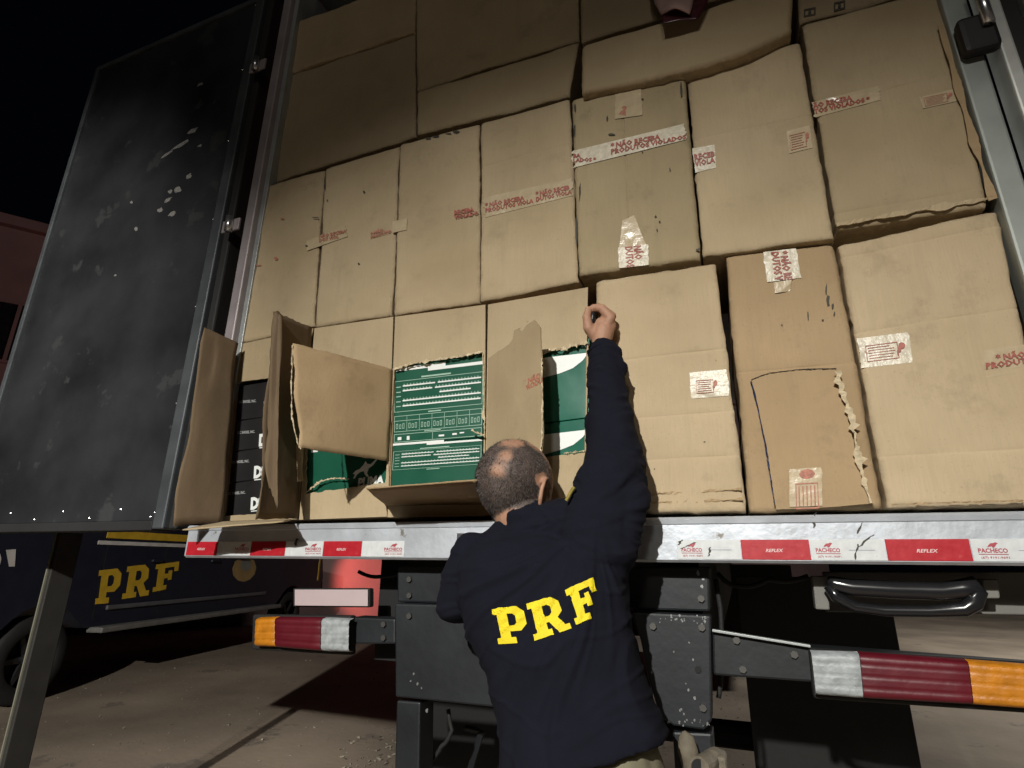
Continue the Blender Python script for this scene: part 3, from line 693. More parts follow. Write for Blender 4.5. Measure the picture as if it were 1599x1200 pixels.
rs = frame(.18, .35, .88, .97, .03, .03)
for k in range(5): rs += [(.27+k*.12, .42, .31+k*.12, .9)]
vs, fs = rectvf(rs); b = len(vs); vs += [(.55+.25*math.cos(i*.785), .86+.12*math.sin(i*.785)) for i in range(8)]; fs.append(tuple(range(b, b+8)))
decal('print', (vs, fs), [(1232, 733), (1283, 730), (1285, 796), (1234, 798)], M_redf, b6.o, bfn, .0014)
# long crushed folds at the foot of the pale cartons
for c_, pts in ((b5, [(960, 772), (1050, 770), (1158, 764)]), (b5, [(965, 786), (1060, 784), (1160, 780)]), (b7, [(1392, 788), (1480, 785), (1599, 782)])):
    ribbon('crushed_fold', pts, 5, -.0185, M_card_brown, c_.o, .5, .001)
ribbon('side_seam_strip', [(1468, 40), (1500, 150), (1530, 250), (1551, 312)], 18, -.022, M_card_brown, r2g.o, .12, .002)
ribbon('lower_lip', [(1306, 352), (1400, 335), (1480, 322), (1556, 308)], 11, -.020, M_card, r2g.o, .25, .003)
# drooping lid and crumpled sheet hanging above the sagging carton
def sheet(name, cs, m, parent, nu=12, nv=10, thick=.004, bend=0., jag=(0, 0, 0, 0), wob=.004, smooth=True, bdir=Vector((0, -1, 0))):
    "cs = TL TR BR BL points; jag amounts for top, right, bottom, left edges"
    vs = []; sd = random.random()*50
    for j in range(nv+1):
        for i in range(nu+1):
            u, v = i/nu, j/nv; p = bil(cs, u, v)
            p = p + bdir*(bend*math.sin(math.pi*u)) 
            p += Vector((0, 1, 0))*noise.noise(Vector((u*3+sd, v*3, sd)))*wob
            jz = lambda k, a: (noise.noise(Vector((k*5.5, sd, a)))+.6*noise.noise(Vector((k*17, sd, a+5))))
            ex = (cs[1]-cs[0]).normalized(); ez = (cs[3]-cs[0]).normalized()
            if j == 0 and jag[0]: p += ez*jag[0]*jz(u, 1)
            if j == nv and jag[2]: p += ez*jag[2]*jz(u, 2)
            if i == nu and jag[1]: p += ex*jag[1]*jz(v, 3)
            if i == 0 and jag[3]: p += ex*jag[3]*jz(v, 4)
            vs.append(p)
    fs = [(j*(nu+1)+i, (j+1)*(nu+1)+i, (j+1)*(nu+1)+i+1, j*(nu+1)+i+1) for j in range(nv) for i in range(nu)]
    o = mesh(name, vs, fs, m, parent, smooth)
    s = o.modifiers.new('solid', 'SOLIDIFY'); s.thickness = thick; s.offset = 0
    return o
sheet('drooping_lid', [at(1008, -30, -.02), at(1095, -60, -.02), at(1078, 22, -.10), at(1032, 24, -.09)], mat('pinkish_liner', (.30, .19, .17), .7, var=.2), r4c.o, jag=(0, .006, .004, .006), bend=.02)
sheet('lid_edge', [at(1032, 22, -.09), at(1110, -6, -.07), at(1090, 30, -.085), at(1034, 36, -.10)], mat('maroon_tape', (.05, .012, .016), .3, var=.2), r4c.o, thick=.002)

# ================================================================= opened cartons
def jagpoly(pts, amp, step=6):
    out = []
    for i in range(len(pts)):
        a = Vector((*pts[i][:2], 0)); b_ = pts[(i+1) % len(pts)]; b = Vector((b_[0], b_[1], 0)); am = amp if len(pts[i]) < 3 else pts[i][2]
        n = max(1, int((b-a).length/step))
        for k in range(n):
            p = a.lerp(b, k/n)
            if am: p += Vector((random.uniform(-am, am), random.uniform(-am, am), 0))
            out.append((p.x, p.y))
    return out
def open_carton(q, Y0, hole, label, m=M_card, depth=.42, T=.005, amp=1.2):
    """q outer pixel quad, hole pixel polygon; front panel with a real opening, four walls and a back"""
    outer = jagpoly(q, 0, 30); inner = jagpoly(hole, amp)
    o3 = [at(x, y, Y0) for x, y in outer]; i3 = [at(x, y, Y0) for x, y in inner]
    v, f = poly2mesh([[(p.x, p.z) for p in o3], [(p.x, p.z) for p in i3]], extrude=T/2)
    vs = [(p[0], Y0+T/2-p[2], p[1]) for p in v]
    P = pquad(q, Y0)
    base = (P[2]+P[3])/2; base.y = Y0+depth/2
    root = empty('cardboard_carton', base, label, 'carton', 'cardboard cartons stacked in the truck')
    fp = mesh('front_panel', vs, f, m, root)
    bv = fp.modifiers.new('bevel', 'BEVEL'); bv.width = .0012; bv.segments = 1; bv.limit_method = 'ANGLE'
    mb = MB(); e = [Vector((p.x, 0, p.z)) for p in P]
    cen = sum(e, Vector())/4
    inn = [p + (cen-p).normalized()*.008 for p in e]
    for i in range(4):
        j = (i+1) % 4
        mb.hexa([(e[i].x, Y0+depth, e[i].z), (e[j].x, Y0+depth, e[j].z), (inn[j].x, Y0+depth, inn[j].z), (inn[i].x, Y0+depth, inn[i].z),
                 (e[i].x, Y0+T+.0005, e[i].z), (e[j].x, Y0+T+.0005, e[j].z), (inn[j].x, Y0+T+.0005, inn[j].z), (inn[i].x, Y0+T+.0005, inn[i].z)])
    mb.add([(p.x, Y0+depth+.001, p.z) for p in e], [(0, 1, 2, 3)])
    mb.build('walls', M_inside, root)
    c = Carton(); c.o = root; c.P = P; c.panel = fp
    c.fn = lambda x, y, off: at(x, y, Y0-off-.0006)
    return c
def shoebox(q, Yf, label, m, group, depth=.24, lidline=True):
    P = pquad(q, Yf); mb = MB()
    b = [Vector((p.x, Yf+depth, p.z)) for p in P]
    mb.hexa([b[3], b[2], b[1], b[0], P[3], P[2], P[1], P[0]])
    c = (P[2]+P[3])/2
    root = empty('shoe_box', Vector((c.x, Yf+depth/2, c.z)), label, 'shoe box', group)
    mb.build('box_body', m, root, bevel=.002)
    k = Carton(); k.o = root; k.P = P; k.fn = lambda x, y, off: at(x, y, Yf-off-.0006); k.q = q
    return k
def sub(q, u0, v0, u1, v1):
    def b(u, v): return tuple((q[0][i]*(1-u)+q[1][i]*u)*(1-v)+(q[3][i]*(1-u)+q[2][i]*u)*v for i in (0, 1))
    return [b(u0, v0), b(u1, v0), b(u1, v1), b(u0, v1)]
def solveY(hinge, px, py, width):
    Y = -.005
    while Y > -.8:
        p = at(px, py, Y)
        if math.hypot(p.x-hinge.x, p.y-hinge.y) >= width: return p
        Y -= .002
    return p

# carton 1: black shoe boxes
c1 = open_carton([(374, 538), (489, 513), (465, 811), (346, 817)], .004,
                 [(364, 598, .3), (470, 584, .3), (455, 800, .5), (350, 806, .5)], 'lower left carton gaping open over a stack of black shoe boxes', M_card_mid)
ys = [(600, 654), (655, 702), (703, 751), (752, 806)]
pl_ = lambda y: 363-(y-598)*.078
for k, (ya, yb) in enumerate(ys):
    q = [(pl_(ya)+1, ya+5), (pl_(ya)+112, ya-13), (pl_(yb)+108, yb-9), (pl_(yb)+1, yb+4)]
    sb = shoebox(q, .018, ['topmost black shoe box in the open lower left carton', 'second black shoe box from the top in the lower left carton', 'third black shoe box down in the lower left carton', 'bottom black shoe box in the lower left carton'][k], M_black, 'black shoe boxes in the left carton')
    lx = [373, 371, 362, 356][k]; ly = [629, 677, 723, 772][k]
    decal('print', text2mesh('DC SHOES, INC.', .02), [(lx, ly-3), (lx+27, ly-5), (lx+27, ly), (lx, ly+2)], mat('grey_white_print', (.42, .42, .42), .5), sb.o, sb.fn, .0006)
    gx = [412, 405, 397, 392][k]; gy = [637, 688, 738, 787][k]
    decal('logo', text2mesh('DC', .06, spacing=.82), [(gx, gy-10), (gx+22, gy-13), (gx+21, gy+8), (gx-1, gy+10)], M_white, sb.o, sb.fn, .0006)
    decal('logo', rectvf([(0, 0, 1, 1)]), [(gx, gy+11), (gx+20, gy+9), (gx+20, gy+10.5), (gx, gy+12.5)], M_white, sb.o, sb.fn, .0006)
hL0, hL1 = at(372, 536, -.038), at(346, 817, -.038)
f0 = at(319, 512, -.17); f1 = at(270, 822, f0.y-.01)
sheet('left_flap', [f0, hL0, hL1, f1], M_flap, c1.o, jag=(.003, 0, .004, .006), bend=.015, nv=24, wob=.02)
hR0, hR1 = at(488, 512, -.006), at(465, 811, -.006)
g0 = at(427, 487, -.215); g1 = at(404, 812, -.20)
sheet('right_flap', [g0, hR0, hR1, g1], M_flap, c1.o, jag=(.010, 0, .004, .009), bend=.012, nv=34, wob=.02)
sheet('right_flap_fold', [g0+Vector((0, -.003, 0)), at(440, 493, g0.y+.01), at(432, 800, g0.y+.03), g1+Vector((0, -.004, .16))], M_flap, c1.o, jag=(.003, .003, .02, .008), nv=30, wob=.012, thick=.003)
bl, br_ = at(350, 815, -.062), at(455, 812, -.062)
sheet('bottom_flap', [bl, br_, at(442, 815, -.20), at(283, 828, -.22)], M_card, c1.o, jag=(0, .006, .01, .006), bend=0, nu=16)

# carton 2
hole2 = [(480, 590, 1), (614, 577, .3), (602, 754, 1.5), (478, 771, 2)]
c2 = open_carton([(491, 513), (614, 495), (604, 807), (467, 812)], .0, hole2, 'lower carton with its front cut into one big flap swung to the left', M_card)
q = [(478, 600), (612, 585), (606, 752), (473, 770)]
sb = shoebox([(474, 640), (611, 622), (602, 800), (466, 808)], .014, 'green shoe box half hidden behind the big folded cardboard flap', M_green, 'green shoe boxes in the opened cartons')
cat = [(0, .35), (.12, .5), (.28, .55), (.42, .75), (.5, .95), (.58, .78), (.72, .72), (.95, 1), (1, .96), (.82, .62), (.66, .5), (.6, .22), (.68, .02), (.6, 0), (.5, .2), (.45, .38), (.3, .36), (.18, .25), (.1, .05), (.03, .08), (.1, .28)]
decal('logo', poly2mesh([cat]), [(552, 722), (590, 716), (588, 742), (550, 750)], M_white, sb.o, sb.fn, .0008)
decal('logo', text2mesh('PUMA', .05), [(560, 747), (600, 741), (599, 756), (558, 763)], M_white, sb.o, sb.fn, .0008)
mb = MB(); slab_px(mb, [(486, 701), (496, 700), (496, 706), (486, 707)], .012, .0135); mb.build('price_sticker', M_white, sb.o)
h0, h1 = at(613, 577, -.004), at(607, 721, -.004)
f0 = at(457, 537, -.285); f1 = at(467, 700, f0.y)
sheet('front_flap', [f0, h0, h1, f1], M_card_brown, c2.o, jag=(.003, 0, .004, .006), bend=.012, nu=22, nv=20, wob=.012)
ribbon('torn_edge', [(457, 540), (455, 600), (456, 650), (464, 690), (470, 702)], 3, f0.y-.002, M_paper, c2.o, .9)
ribbon('torn_edge', [(475, 772), (500, 752), (520, 747), (545, 748)], 4, -.004, M_paper, c2.o, .9)
sheet('torn_tab', [at(463, 690, -.05), at(474, 700, -.03), at(472, 752, -.02), at(454, 752, -.03)], M_card, c2.o, jag=(.003, .002, .006, .002), nu=4)

# carton 3 with two green boxes of printed tables
hole3 = [(616, 577, .3), (640, 569, 1.5), (680, 562, 1.5), (753, 552, .4), (756, 660, .8), (753, 787, .5), (603, 791, .5)]
c3 = open_carton([(617, 495), (758, 476), (757, 806), (605, 808)], -.004, hole3, 'lower carton cut open to show two green boxes printed with white tables', M_card)
Q = [[(612, 560), (757, 541), (753, 683), (611, 694)], [(611, 695), (753, 684), (752, 792), (604, 800)]]
for k, q in enumerate(Q):
    sb = shoebox(q, .008, ['upper green shoe box with white printed size tables', 'lower green shoe box with white printed size tables'][k], M_green, 'green shoe boxes in the opened cartons')
    V = 1.0 if k == 0 else 1.30
    def vv(r): return (r[0], r[1]/V, r[2], r[3]/V)
    off = .12 if k == 0 else -.02
    wt = [(.01, .12, .58, .16), (.39, .16, 1., .195)]
    bars = [(.12, .33, .47, .345), (.50, .33, .97, .345), (.12, .385, .44, .40), (.47, .385, .97, .40), (.52, .44, .86, .455), (.12, .50, .97, .515), (.12, .56, .97, .575)]
    ticks = []
    for b_ in bars:
        n_ = int((b_[2]-b_[0])/.035)
        for i in range(n_): x_ = b_[0]+.01+i*.035; ticks.append((x_, b_[1]-.016, x_+.009, b_[1]))
    lines = frame(.03, .275, .99, .635, .005, .006) + [(.05, y, .10, y+.010) for y in (.34, .40, .45, .51, .565)]
    lines += [(.32, .245, .64, .262), (.40, .652, .54, .665)]
    if k == 0:
        lines += frame(.03, .68, .99, .865, .005, .006) + [(.03, .735, .99, .741)]
        for i in range(1, 7): lines.append((.03+.137*i, .68, .034+.137*i, .865))
        for i in range(7):
            for j_ in range(3):
                x_ = .05+.137*i+.035*j_; lines += frame(x_, .77+.01*(j_ % 2), x_+.022, .83, .005, .007)
        lines += frame(.03, .89, .99, .985, .005, .006) + [(.45, .89, .455, .985), (.36, .872, .54, .882)]
        wt += [(.07, .925, .11, .96), (.17, .92, .20, .965), (.52, .935, .58, .955), (.67, .93, .72, .95), (.75, .925, .80, .94)]
    f_ = lambda r: (r[0], (r[1]+(off-.12))/V, r[2], (r[3]+(off-.12))/V)
    decal('print', rectvf([f_(r) for r in wt+bars]), q, M_white, sb.o, sb.fn, .0008)
    decal('print', rectvf([f_(r) for r in lines+ticks]), q, M_line, sb.o, sb.fn, .0006)
ribbon('torn_edge', [(616, 577), (640, 569), (680, 562), (715, 557), (753, 550)], 5, -.009, M_paper, c3.o, 1.1, n=60)
ribbon('torn_edge', [(754, 552), (756, 600), (755, 640), (757, 672)], 3.5, -.008, M_paper, c3.o, 1., n=40)
ribbon('torn_shred', [(737, 672), (745, 676), (756, 680)], 8, -.02, M_paper, c3.o, .6, .004, n=10)
h0, h1 = at(603, 790, -.006), at(757, 787, -.006)
sheet('bottom_flap', [at(572, 763, -.25), at(745, 750, -.25), h1, h0], M_inside, c3.o, jag=(.004, .004, 0, .006), bend=0, nu=24, nv=6)

# carton 4 behind the officer's head
hole4 = [(766, 600, .5), (847, 553, 1.), (870, 545, 1.2), (919, 536, .3), (915, 706, .5), (768, 725, .5)]
c4 = open_carton([(762, 476), (918, 449), (912, 801), (757, 805)], -.002, hole4, 'lower carton with a ragged upright flap, just left of the raised hand', M_card)
for k, q in enumerate(([(764, 560), (921, 528), (920, 652), (764, 672)], [(764, 673), (920, 653), (918, 780), (762, 795)])):
    sb = shoebox(q, .010, ['upper green shoe box with a white swoop beside the raised arm', 'lower green shoe box with a white swoop beside the raised arm'][k], M_green2, 'green shoe boxes in the opened cartons')
    dy = 0 if k == 0 else 122
    pts = [(800, 566), (858, 558), (919, 551), (910, 563), (895, 575), (875, 583), (850, 590), (820, 594), (800, 594)]
    vs = [sb.fn(x, y+dy-(0 if k == 0 else 2), .0008) for x, y in pts]
    mesh('logo', vs, [tuple(range(len(vs)))], M_white, sb.o)
ribbon('torn_edge', [(847, 553), (858, 546), (875, 547), (890, 541), (918, 535)], 7, -.008, M_paper, c4.o, 1.2, n=40)
ribbon('torn_edge', [(880, 708), (900, 706), (914, 704)], 3, -.006, M_paper, c4.o, 1.)
h0, h1 = at(764, 556, -.006), at(764, 724, -.006)
fy = -.14
prof4 = [(762, 560), (776, 550), (792, 540), (800, 532), (803, 515), (810, 512), (812, 520), (822, 508), (834, 500), (843, 512), (845, 560), (846, 620), (847, 680), (843, 722), (800, 726), (760, 728)]
hx = 762; vs = []
for x, y in prof4:
    t = (x-762)/83; vs.append(at(x, y, -.006+fy*t))
n = len(vs); vs2 = [p+Vector((.003, .004, 0)) for p in vs]
me = MB(); me.add(vs+vs2, [tuple(range(n)), tuple(reversed(range(n, 2*n)))] + [(i, (i+1) % n, n+(i+1) % n, n+i) for i in range(n)])
fl = me.build('front_flap', M_card_mid, c4.o)
tt = lambda x, y, off: at(x, y, -.006+fy*(x-762)/83-off-.001)
decal('print', text2mesh('* NÃO\nPRODU', .05), [(818, 593), (847, 578), (847, 598), (818, 612)], M_redf, c4.o, tt, .001)
ribbon('torn_edge', [(846, 560), (847, 620), (847, 680), (844, 712)], 3.5, fy-.008, M_paper, c4.o, 1.)

# ================================================================= the officer
M_skin = new_mat('skin')[0]
def skin_setup():
    t = M_skin.node_tree; b = t.nodes['Principled BSDF']; N = t.nodes.new; L = t.links.new
    at_ = N('ShaderNodeAttribute'); at_.attribute_name = 'hair'
    tc = N('ShaderNodeTexCoord'); n = N('ShaderNodeTexNoise'); n.inputs['Scale'].default_value = 55; n.inputs['Detail'].default_value = 6; L(tc.outputs['Object'], n.inputs['Vector'])
    c1_ = N('ShaderNodeMix'); c1_.data_type = 'RGBA'; L(n.outputs['Fac'], c1_.inputs[0]); c1_.inputs[6].default_value = (.33, .165, .10, 1); c1_.inputs[7].default_value = (.47, .27, .18, 1)
    c2_ = N('ShaderNodeMix'); c2_.data_type = 'RGBA'; L(at_.outputs['Fac'], c2_.inputs[0]); L(c1_.outputs[2], c2_.inputs[6]); c2_.inputs[7].default_value = (.075, .058, .052, 1)
    L(c2_.outputs[2], b.inputs['Base Color']); b.inputs['Roughness'].default_value = .62; b.inputs['Subsurface Weight'].default_value = .08; b.inputs['Subsurface Scale'].default_value = .01
    bp = N('ShaderNodeBump'); bp.inputs['Strength'].default_value = .3; bp.inputs['Distance'].default_value = .002; L(n.outputs['Fac'], bp.inputs['Height']); L(bp.outputs[0], b.inputs['Normal'])
skin_setup()
def cloth(name, col):
    m, t, b = new_mat(name); N = t.nodes.new; L = t.links.new
    tc = N('ShaderNodeTexCoord')
    n = N('ShaderNodeTexNoise'); n.inputs['Scale'].default_value = 14; n.inputs['Detail'].default_value = 6; L(tc.outputs['Object'], n.inputs['Vector'])
    c = N('ShaderNodeMix'); c.data_type = 'RGBA'; L(n.outputs['Fac'], c.inputs[0]); c.inputs[6].default_value = (*[x*.8 for x in col], 1); c.inputs[7].default_value = (*[x*1.25 for x in col], 1)
    L(c.outputs[2], b.inputs['Base Color']); b.inputs['Roughness'].default_value = .95; b.inputs['Specular IOR Level'].default_value = .15
    b.inputs['Sheen Weight'].default_value = .0
    k = N('ShaderNodeTexNoise'); k.inputs['Scale'].default_value = 600; L(tc.outputs['Object'], k.inputs['Vector'])
    bp = N('ShaderNodeBump'); bp.inputs['Strength'].default_value = .25; bp.inputs['Distance'].default_value = .001; L(k.outputs['Fac'], bp.inputs['Height']); L(bp.outputs[0], b.inputs['Normal'])
    return m
M_shirt = cloth('navy_jersey', (.0070, .0076, .0138))
M_trou = cloth('khaki_cloth', (.20, .185, .125))
M_boot = mat('black_boot_leather', (.015, .014, .013), .45)

def cone_caps(mb, a, b, ra, rb, n=20, sq=(1, 1)):
    "capsule with two radii"
    a, b = Vector(a), Vector(b); t = (b-a); L = t.length; t.normalize()
    pts = []; rs = []
    K = 6
    for i in range(K): th = math.pi/2*(1-i/K); pts.append(a-t*ra*math.sin(th)); rs.append(max(.0008, ra*math.cos(th)))
    pts.append(a); rs.append(ra); pts.append(b); rs.append(rb)
    for i in range(1, K+1): th = math.pi/2*i/K; pts.append(b+t*rb*math.sin(th)); rs.append(max(.0008, rb*math.cos(th)))
    mb.tube(pts, rs, n)
def chain(mb, pts, n=20):
    for i in range(len(pts)-1): cone_caps(mb, pts[i][0], pts[i+1][0], pts[i][1], pts[i+1][1], n)
def ellipsoid(mb, c, r, rot=None, n=28, m=18, fn=None):
    rot = rot or Matrix.Identity(3); vs = []; fs = []
    for j in range(m+1):
        th = math.pi*j/m
        for i in range(n):
            ph = 2*math.pi*i/n; v = Vector((math.sin(th)*math.cos(ph)*r[0], math.sin(th)*math.sin(ph)*r[1], math.cos(th)*r[2]))
            if fn: v = fn(v)
            vs.append(Vector(c)+rot @ v)
    for j in range(m):
        for i in range(n): fs.append((j*n+i, j*n+(i+1) % n, (j+1)*n+(i+1) % n, (j+1)*n+i))
    mb.add(vs, fs)
def loft(mb, rings, n=36):
    "rings: (centre, rx vector, ry vector, exponent)"
    vs = []; fs = []
    for c, rx, ry, e in rings:
        for i in range(n):
            a = 2*math.pi*i/n; ca, sa = math.cos(a), math.sin(a)
            vs.append(c + rx*(abs(ca)**e*(1 if ca > 0 else -1)) + ry*(abs(sa)**e*(1 if sa > 0 else -1)))
    for j in range(len(rings)-1):
        for i in range(n): fs.append((j*n+i, j*n+(i+1) % n, (j+1)*n+(i+1) % n, (j+1)*n+i))
    fs.append(tuple(range(n))); fs.append(tuple(reversed(range((len(rings)-1)*n, len(rings)*n))))
    mb.add(vs, fs)
def remeshed(mb, name, m, parent, voxel, smooth_it, origin, disp=None, mark=None):
    me = bpy.data.meshes.new('tmp'); me.from_pydata([tuple(v) for v in mb.v], [], mb.f)
    bm = bmesh.new(); bm.from_mesh(me); bmesh.ops.recalc_face_normals(bm, faces=bm.faces); bm.to_mesh(me); bm.free()
    o = bpy.data.objects.new('tmp', me); COL.objects.link(o)
    r = o.modifiers.new('r', 'REMESH'); r.mode = 'VOXEL'; r.voxel_size = voxel; r.use_smooth_shade = True
    s = o.modifiers.new('s', 'SMOOTH'); s.iterations = smooth_it; s.factor = .5
    out = bpy.data.meshes.new_from_object(o.evaluated_get(bpy.context.evaluated_depsgraph_get()))
    bpy.data.objects.remove(o)
    if disp:
        ns = [v.normal.copy() for v in out.vertices]
        for v, nn in zip(out.vertices, ns): v.co += nn*disp(v.co, nn)
    if mark:
        a = out.attributes.new('hair', 'FLOAT', 'POINT')
        for i, v in enumerate(out.vertices): a.data[i].value = mark(v.co)
    for v in out.vertices: v.co -= origin
    out.materials.clear(); out.materials.append(m); out.name = name
    for p in out.polygons: p.use_smooth = True; p.material_index = 0
    ob = bpy.data.objects.new(name, out); ob.location = origin; link(ob, parent)
    return ob

YT = -.215
K = 1.13
feet = Vector((at(905, 1150, YT).x, YT, 0))
HC = at(804, 751, -.165)                      # head centre
neck0 = at(822, 814, -.18)
shL = at(740, 868, -.20); shR = at(946, 806, -.19)
elR = at(960, 690, -.17); foR = at(950, 610, -.13); wrR = at(938, 545, -.075)
elL = at(714, 938, -.19); haL = Vector((at(735, 950, -.10).x, -.095, at(735, 880, -.1).z-.10))
UX = Vector((1, 0, 0)); UY = Vector((0, 1, 0)); UZ = Vector((0, 0, 1))
def ringpx(xl, xr, y, Yc, dr, e=.8, y2=None):
    a, b = at(xl, y, Yc), at(xr, y2 or y, Yc); c = (a+b)/2; return (c, (b-a)/2, UY*dr, e)
# body (skin): head, neck, hands, arms, trunk and legs as one surface
body = MB()
hr = Matrix.Rotation(R_(-22), 3, 'Z') @ Matrix.Rotation(R_(-17), 3, 'X') @ Matrix.Rotation(R_(3), 3, 'Y')       # turned to the hand, tipped back
def headfn(v):
    if v.z < -.02: v = Vector((v.x*(1-.20*(-v.z-.02)/.09), v.y*(1-.05), v.z))
    return v
ellipsoid(body, HC, (.0915, .108, .105), hr, fn=headfn)
ellipsoid(body, HC + hr @ Vector((0, .05, -.06)), (.062, .062, .070), hr)          # jaw
ellipsoid(body, HC + hr @ Vector((0, .113, -.035)), (.014, .018, .026), hr)          # nose
for sx in (-1, 1):
    ellipsoid(body, HC + hr @ Vector((.03*sx, .101, -.005)), (.013, .008, .009), hr)  # eyelid
ellipsoid(body, HC + hr @ Vector((0, .106, -.072)), (.024, .010, .008), hr)          # mouth
cone_caps(body, HC+Vector((.008, .0, -.065)), neck0+Vector((.015, .015, -.04)), .066, .074)
for sx in (-1, 1):           # ears: rim, bowl and lobe
    c = HC + hr @ Vector((.090*sx, .014, -.028))
    pts = [hr @ Vector((.010*sx*max(0, math.cos(a)), -.019*math.cos(a), .034*math.sin(a))) for a in [i*math.pi/8-math.pi*.6 for i in range(11)]]
    body.tube([c+p+hr @ Vector((.004*sx, 0, 0)) for p in pts], [.004]+[.0058]*9+[.0045], 8)
    ellipsoid(body, c+hr @ Vector((-.002*sx, .006, 0)), (.006, .016, .030), hr, 14, 10)
    ellipsoid(body, c+hr @ Vector((.003*sx, .006, -.034)), (.007, .010, .011), hr, 12, 8)
# trunk core and arms under the cloth
loft(body, [ringpx(765, 965, 900, YT, .09), ringpx(790, 975, 1000, YT, .09), ringpx(815, 1000, 1120, YT, .09), ringpx(820, 1010, 1190, YT, .09)])
chain(body, [(neck0+Vector((0, .02, -.05)), .055), (shL+Vector((.02, 0, -.01)), .042), (elL, .034), (haL, .026)])
chain(body, [(neck0+Vector((0, .02, -.06)), .055), (shR, .045), (elR, .037), (foR, .032), (wrR, .026)])
for sx in (-1, 1):
    hx_ = at(910, 1190, YT).x + sx*.09
    chain(body, [(Vector((hx_, YT, .95)), .085), (Vector((hx_+sx*.01, YT+.02, .50)), .055), (Vector((hx_+sx*.02, YT-.02, .12)), .04)])
    chain(body, [(Vector((hx_+sx*.02, YT-.03, .05)), .04), (Vector((hx_+sx*.03, YT+.12, .035)), .032)])
# right hand closed round the tool, seen from below and behind
def hp_(x, y, Y=-.06): return at(x, y, Y)
HY = -.062
chain(body, [(hp_(938, 552, -.085), .0275), (hp_(939, 536, -.075), .0255), (hp_(942, 520, -.066), .030)], 16)
ellipsoid(body, hp_(944, 510, HY), (.033, .024, .030))
kn = [(955, 497, HY-.014), (957, 494, HY+.008), (954, 494, HY+.028), (949, 497, HY+.046)]      # knuckles, index to little finger
for i, (kx, ky, kY) in enumerate(kn):
    r = .0128-.0008*i
    p0 = hp_(945, 514, kY+.004); p1 = hp_(kx-2, ky, kY); p2 = hp_(940-2*i, 482-1*i, kY-.004); p3 = hp_(927-i, 481+2*i, kY-.002); p4 = hp_(921+i, 489+2*i, kY+.004)
    chain(body, [(p0, .015), (p1, r+.0016), (p2, r), (p3, r-.0018), (p4, r-.0030)], 14)
chain(body, [(hp_(930, 526, HY-.004), .0185), (hp_(919, 513, HY-.020), .0150), (hp_(916, 496, HY-.025), .0125), (hp_(919, 484, HY-.022), .0105)], 14)     # thumb
# left hand resting on the sill, hidden by the body: palm, four fingers, thumb
pL = haL
ellipsoid(body, pL+Vector((.0, .0, .03)), (.040, .017, .042))
for i in range(4): chain(body, [(pL+Vector((-.028+.018*i, .0, .06)), .009), (pL+Vector((-.03+.020*i, .010, .085+.006*(i in (1, 2)))), .008), (pL+Vector((-.03+.020*i, .024, .098+.006*(i in (1, 2)))), .0065)], 10)
chain(body, [(pL+Vector((.03, 0, .02)), .011), (pL+Vector((.052, .004, .045)), .009), (pL+Vector((.055, .010, .066)), .0075)], 10)
def onhead(px, py):
    d = ray(px, py).normalized(); oc = CAM-HC; b_ = oc.dot(d); c_ = oc.length_squared-.103**2; q_ = b_*b_-c_
    return CAM+d*(-b_-math.sqrt(max(0, q_)))
bald1 = onhead(777, 735); bald2 = onhead(800, 690); bald3 = onhead(838, 692); bald4 = onhead(790, 712); nape = onhead(800, 806); nape2 = onhead(845, 790)
hri = hr.inverted()
def hairmask(co):
    l = hri @ (co-HC)
    if (co-HC).length > .16: return 0.
    nx = noise.noise(co*26)*.30+noise.noise(co*70)*.22
    m = min(1, max(0, (-l.y+.055)/.05))
    # neckline rises toward the right ear
    lowz = -.106 + max(0, l.x)*.30
    m *= min(1, max(0, (l.z-lowz)/.010+nx))
    for c_, r_, f_ in ((bald1, .008, .018), (bald2, .024, .016), (bald3, .024, .014), (bald4, .008, .016)):
        m *= .12+.88*min(1, max(0, ((co-c_).length-r_)/f_+nx))
    if abs(l.x) > .089 and ((l.z+.026)**2+(l.y-.014)**2)**.5 < .046: return 0.
    front = ((l.x)**2*.5+(l.y-.05)**2+(l.z-.095)**2)**.5
    m *= min(1, max(0, (front-.065)/.02+nx))
    return m*.95
bodyo = remeshed(body, 'person', M_skin, None, .0034, 3, feet, mark=hairmask)
tag(bodyo, 'man in navy shirt seen from behind, reaching up with his right hand to a carton', 'person')
bm_h = MB(); me = bodyo.data
hv = [(v.co.copy()+feet, v.normal.copy(), me.attributes['hair'].data[i].value) for i, v in enumerate(me.vertices)]
hv = [h for h in hv if h[2] > .08]
rnd = random.Random(3)
for k in range(15000):
    p, nn, a = hv[rnd.randrange(len(hv))]
    if rnd.random() > a: continue
    p = p + Vector((rnd.uniform(-1, 1), rnd.uniform(-1, 1), rnd.uniform(-1, 1)))*.0018
    sw = noise.noise(p*22)
    d = (nn*.55 + Vector((rnd.uniform(-.4, .4)+sw, rnd.uniform(-.3, .3), -.75+rnd.uniform(-.4, .4)+sw))).normalized()
    L_ = rnd.uniform(.003, .008); sdv = d.orthogonal().normalized()*.00038
    g_ = .18+.5*max(0, noise.noise(p*18+Vector((5, 0, 0))))
    bm_h.add([p-sdv, p+sdv, p+d*L_], [(0, 1, 2)], 1 if rnd.random() < g_ else 0)
hair = bm_h.build('hair', [mat('dark_hair', (.022, .018, .017), .5), mat('grey_hair', (.22, .20, .19), .5)], bodyo)

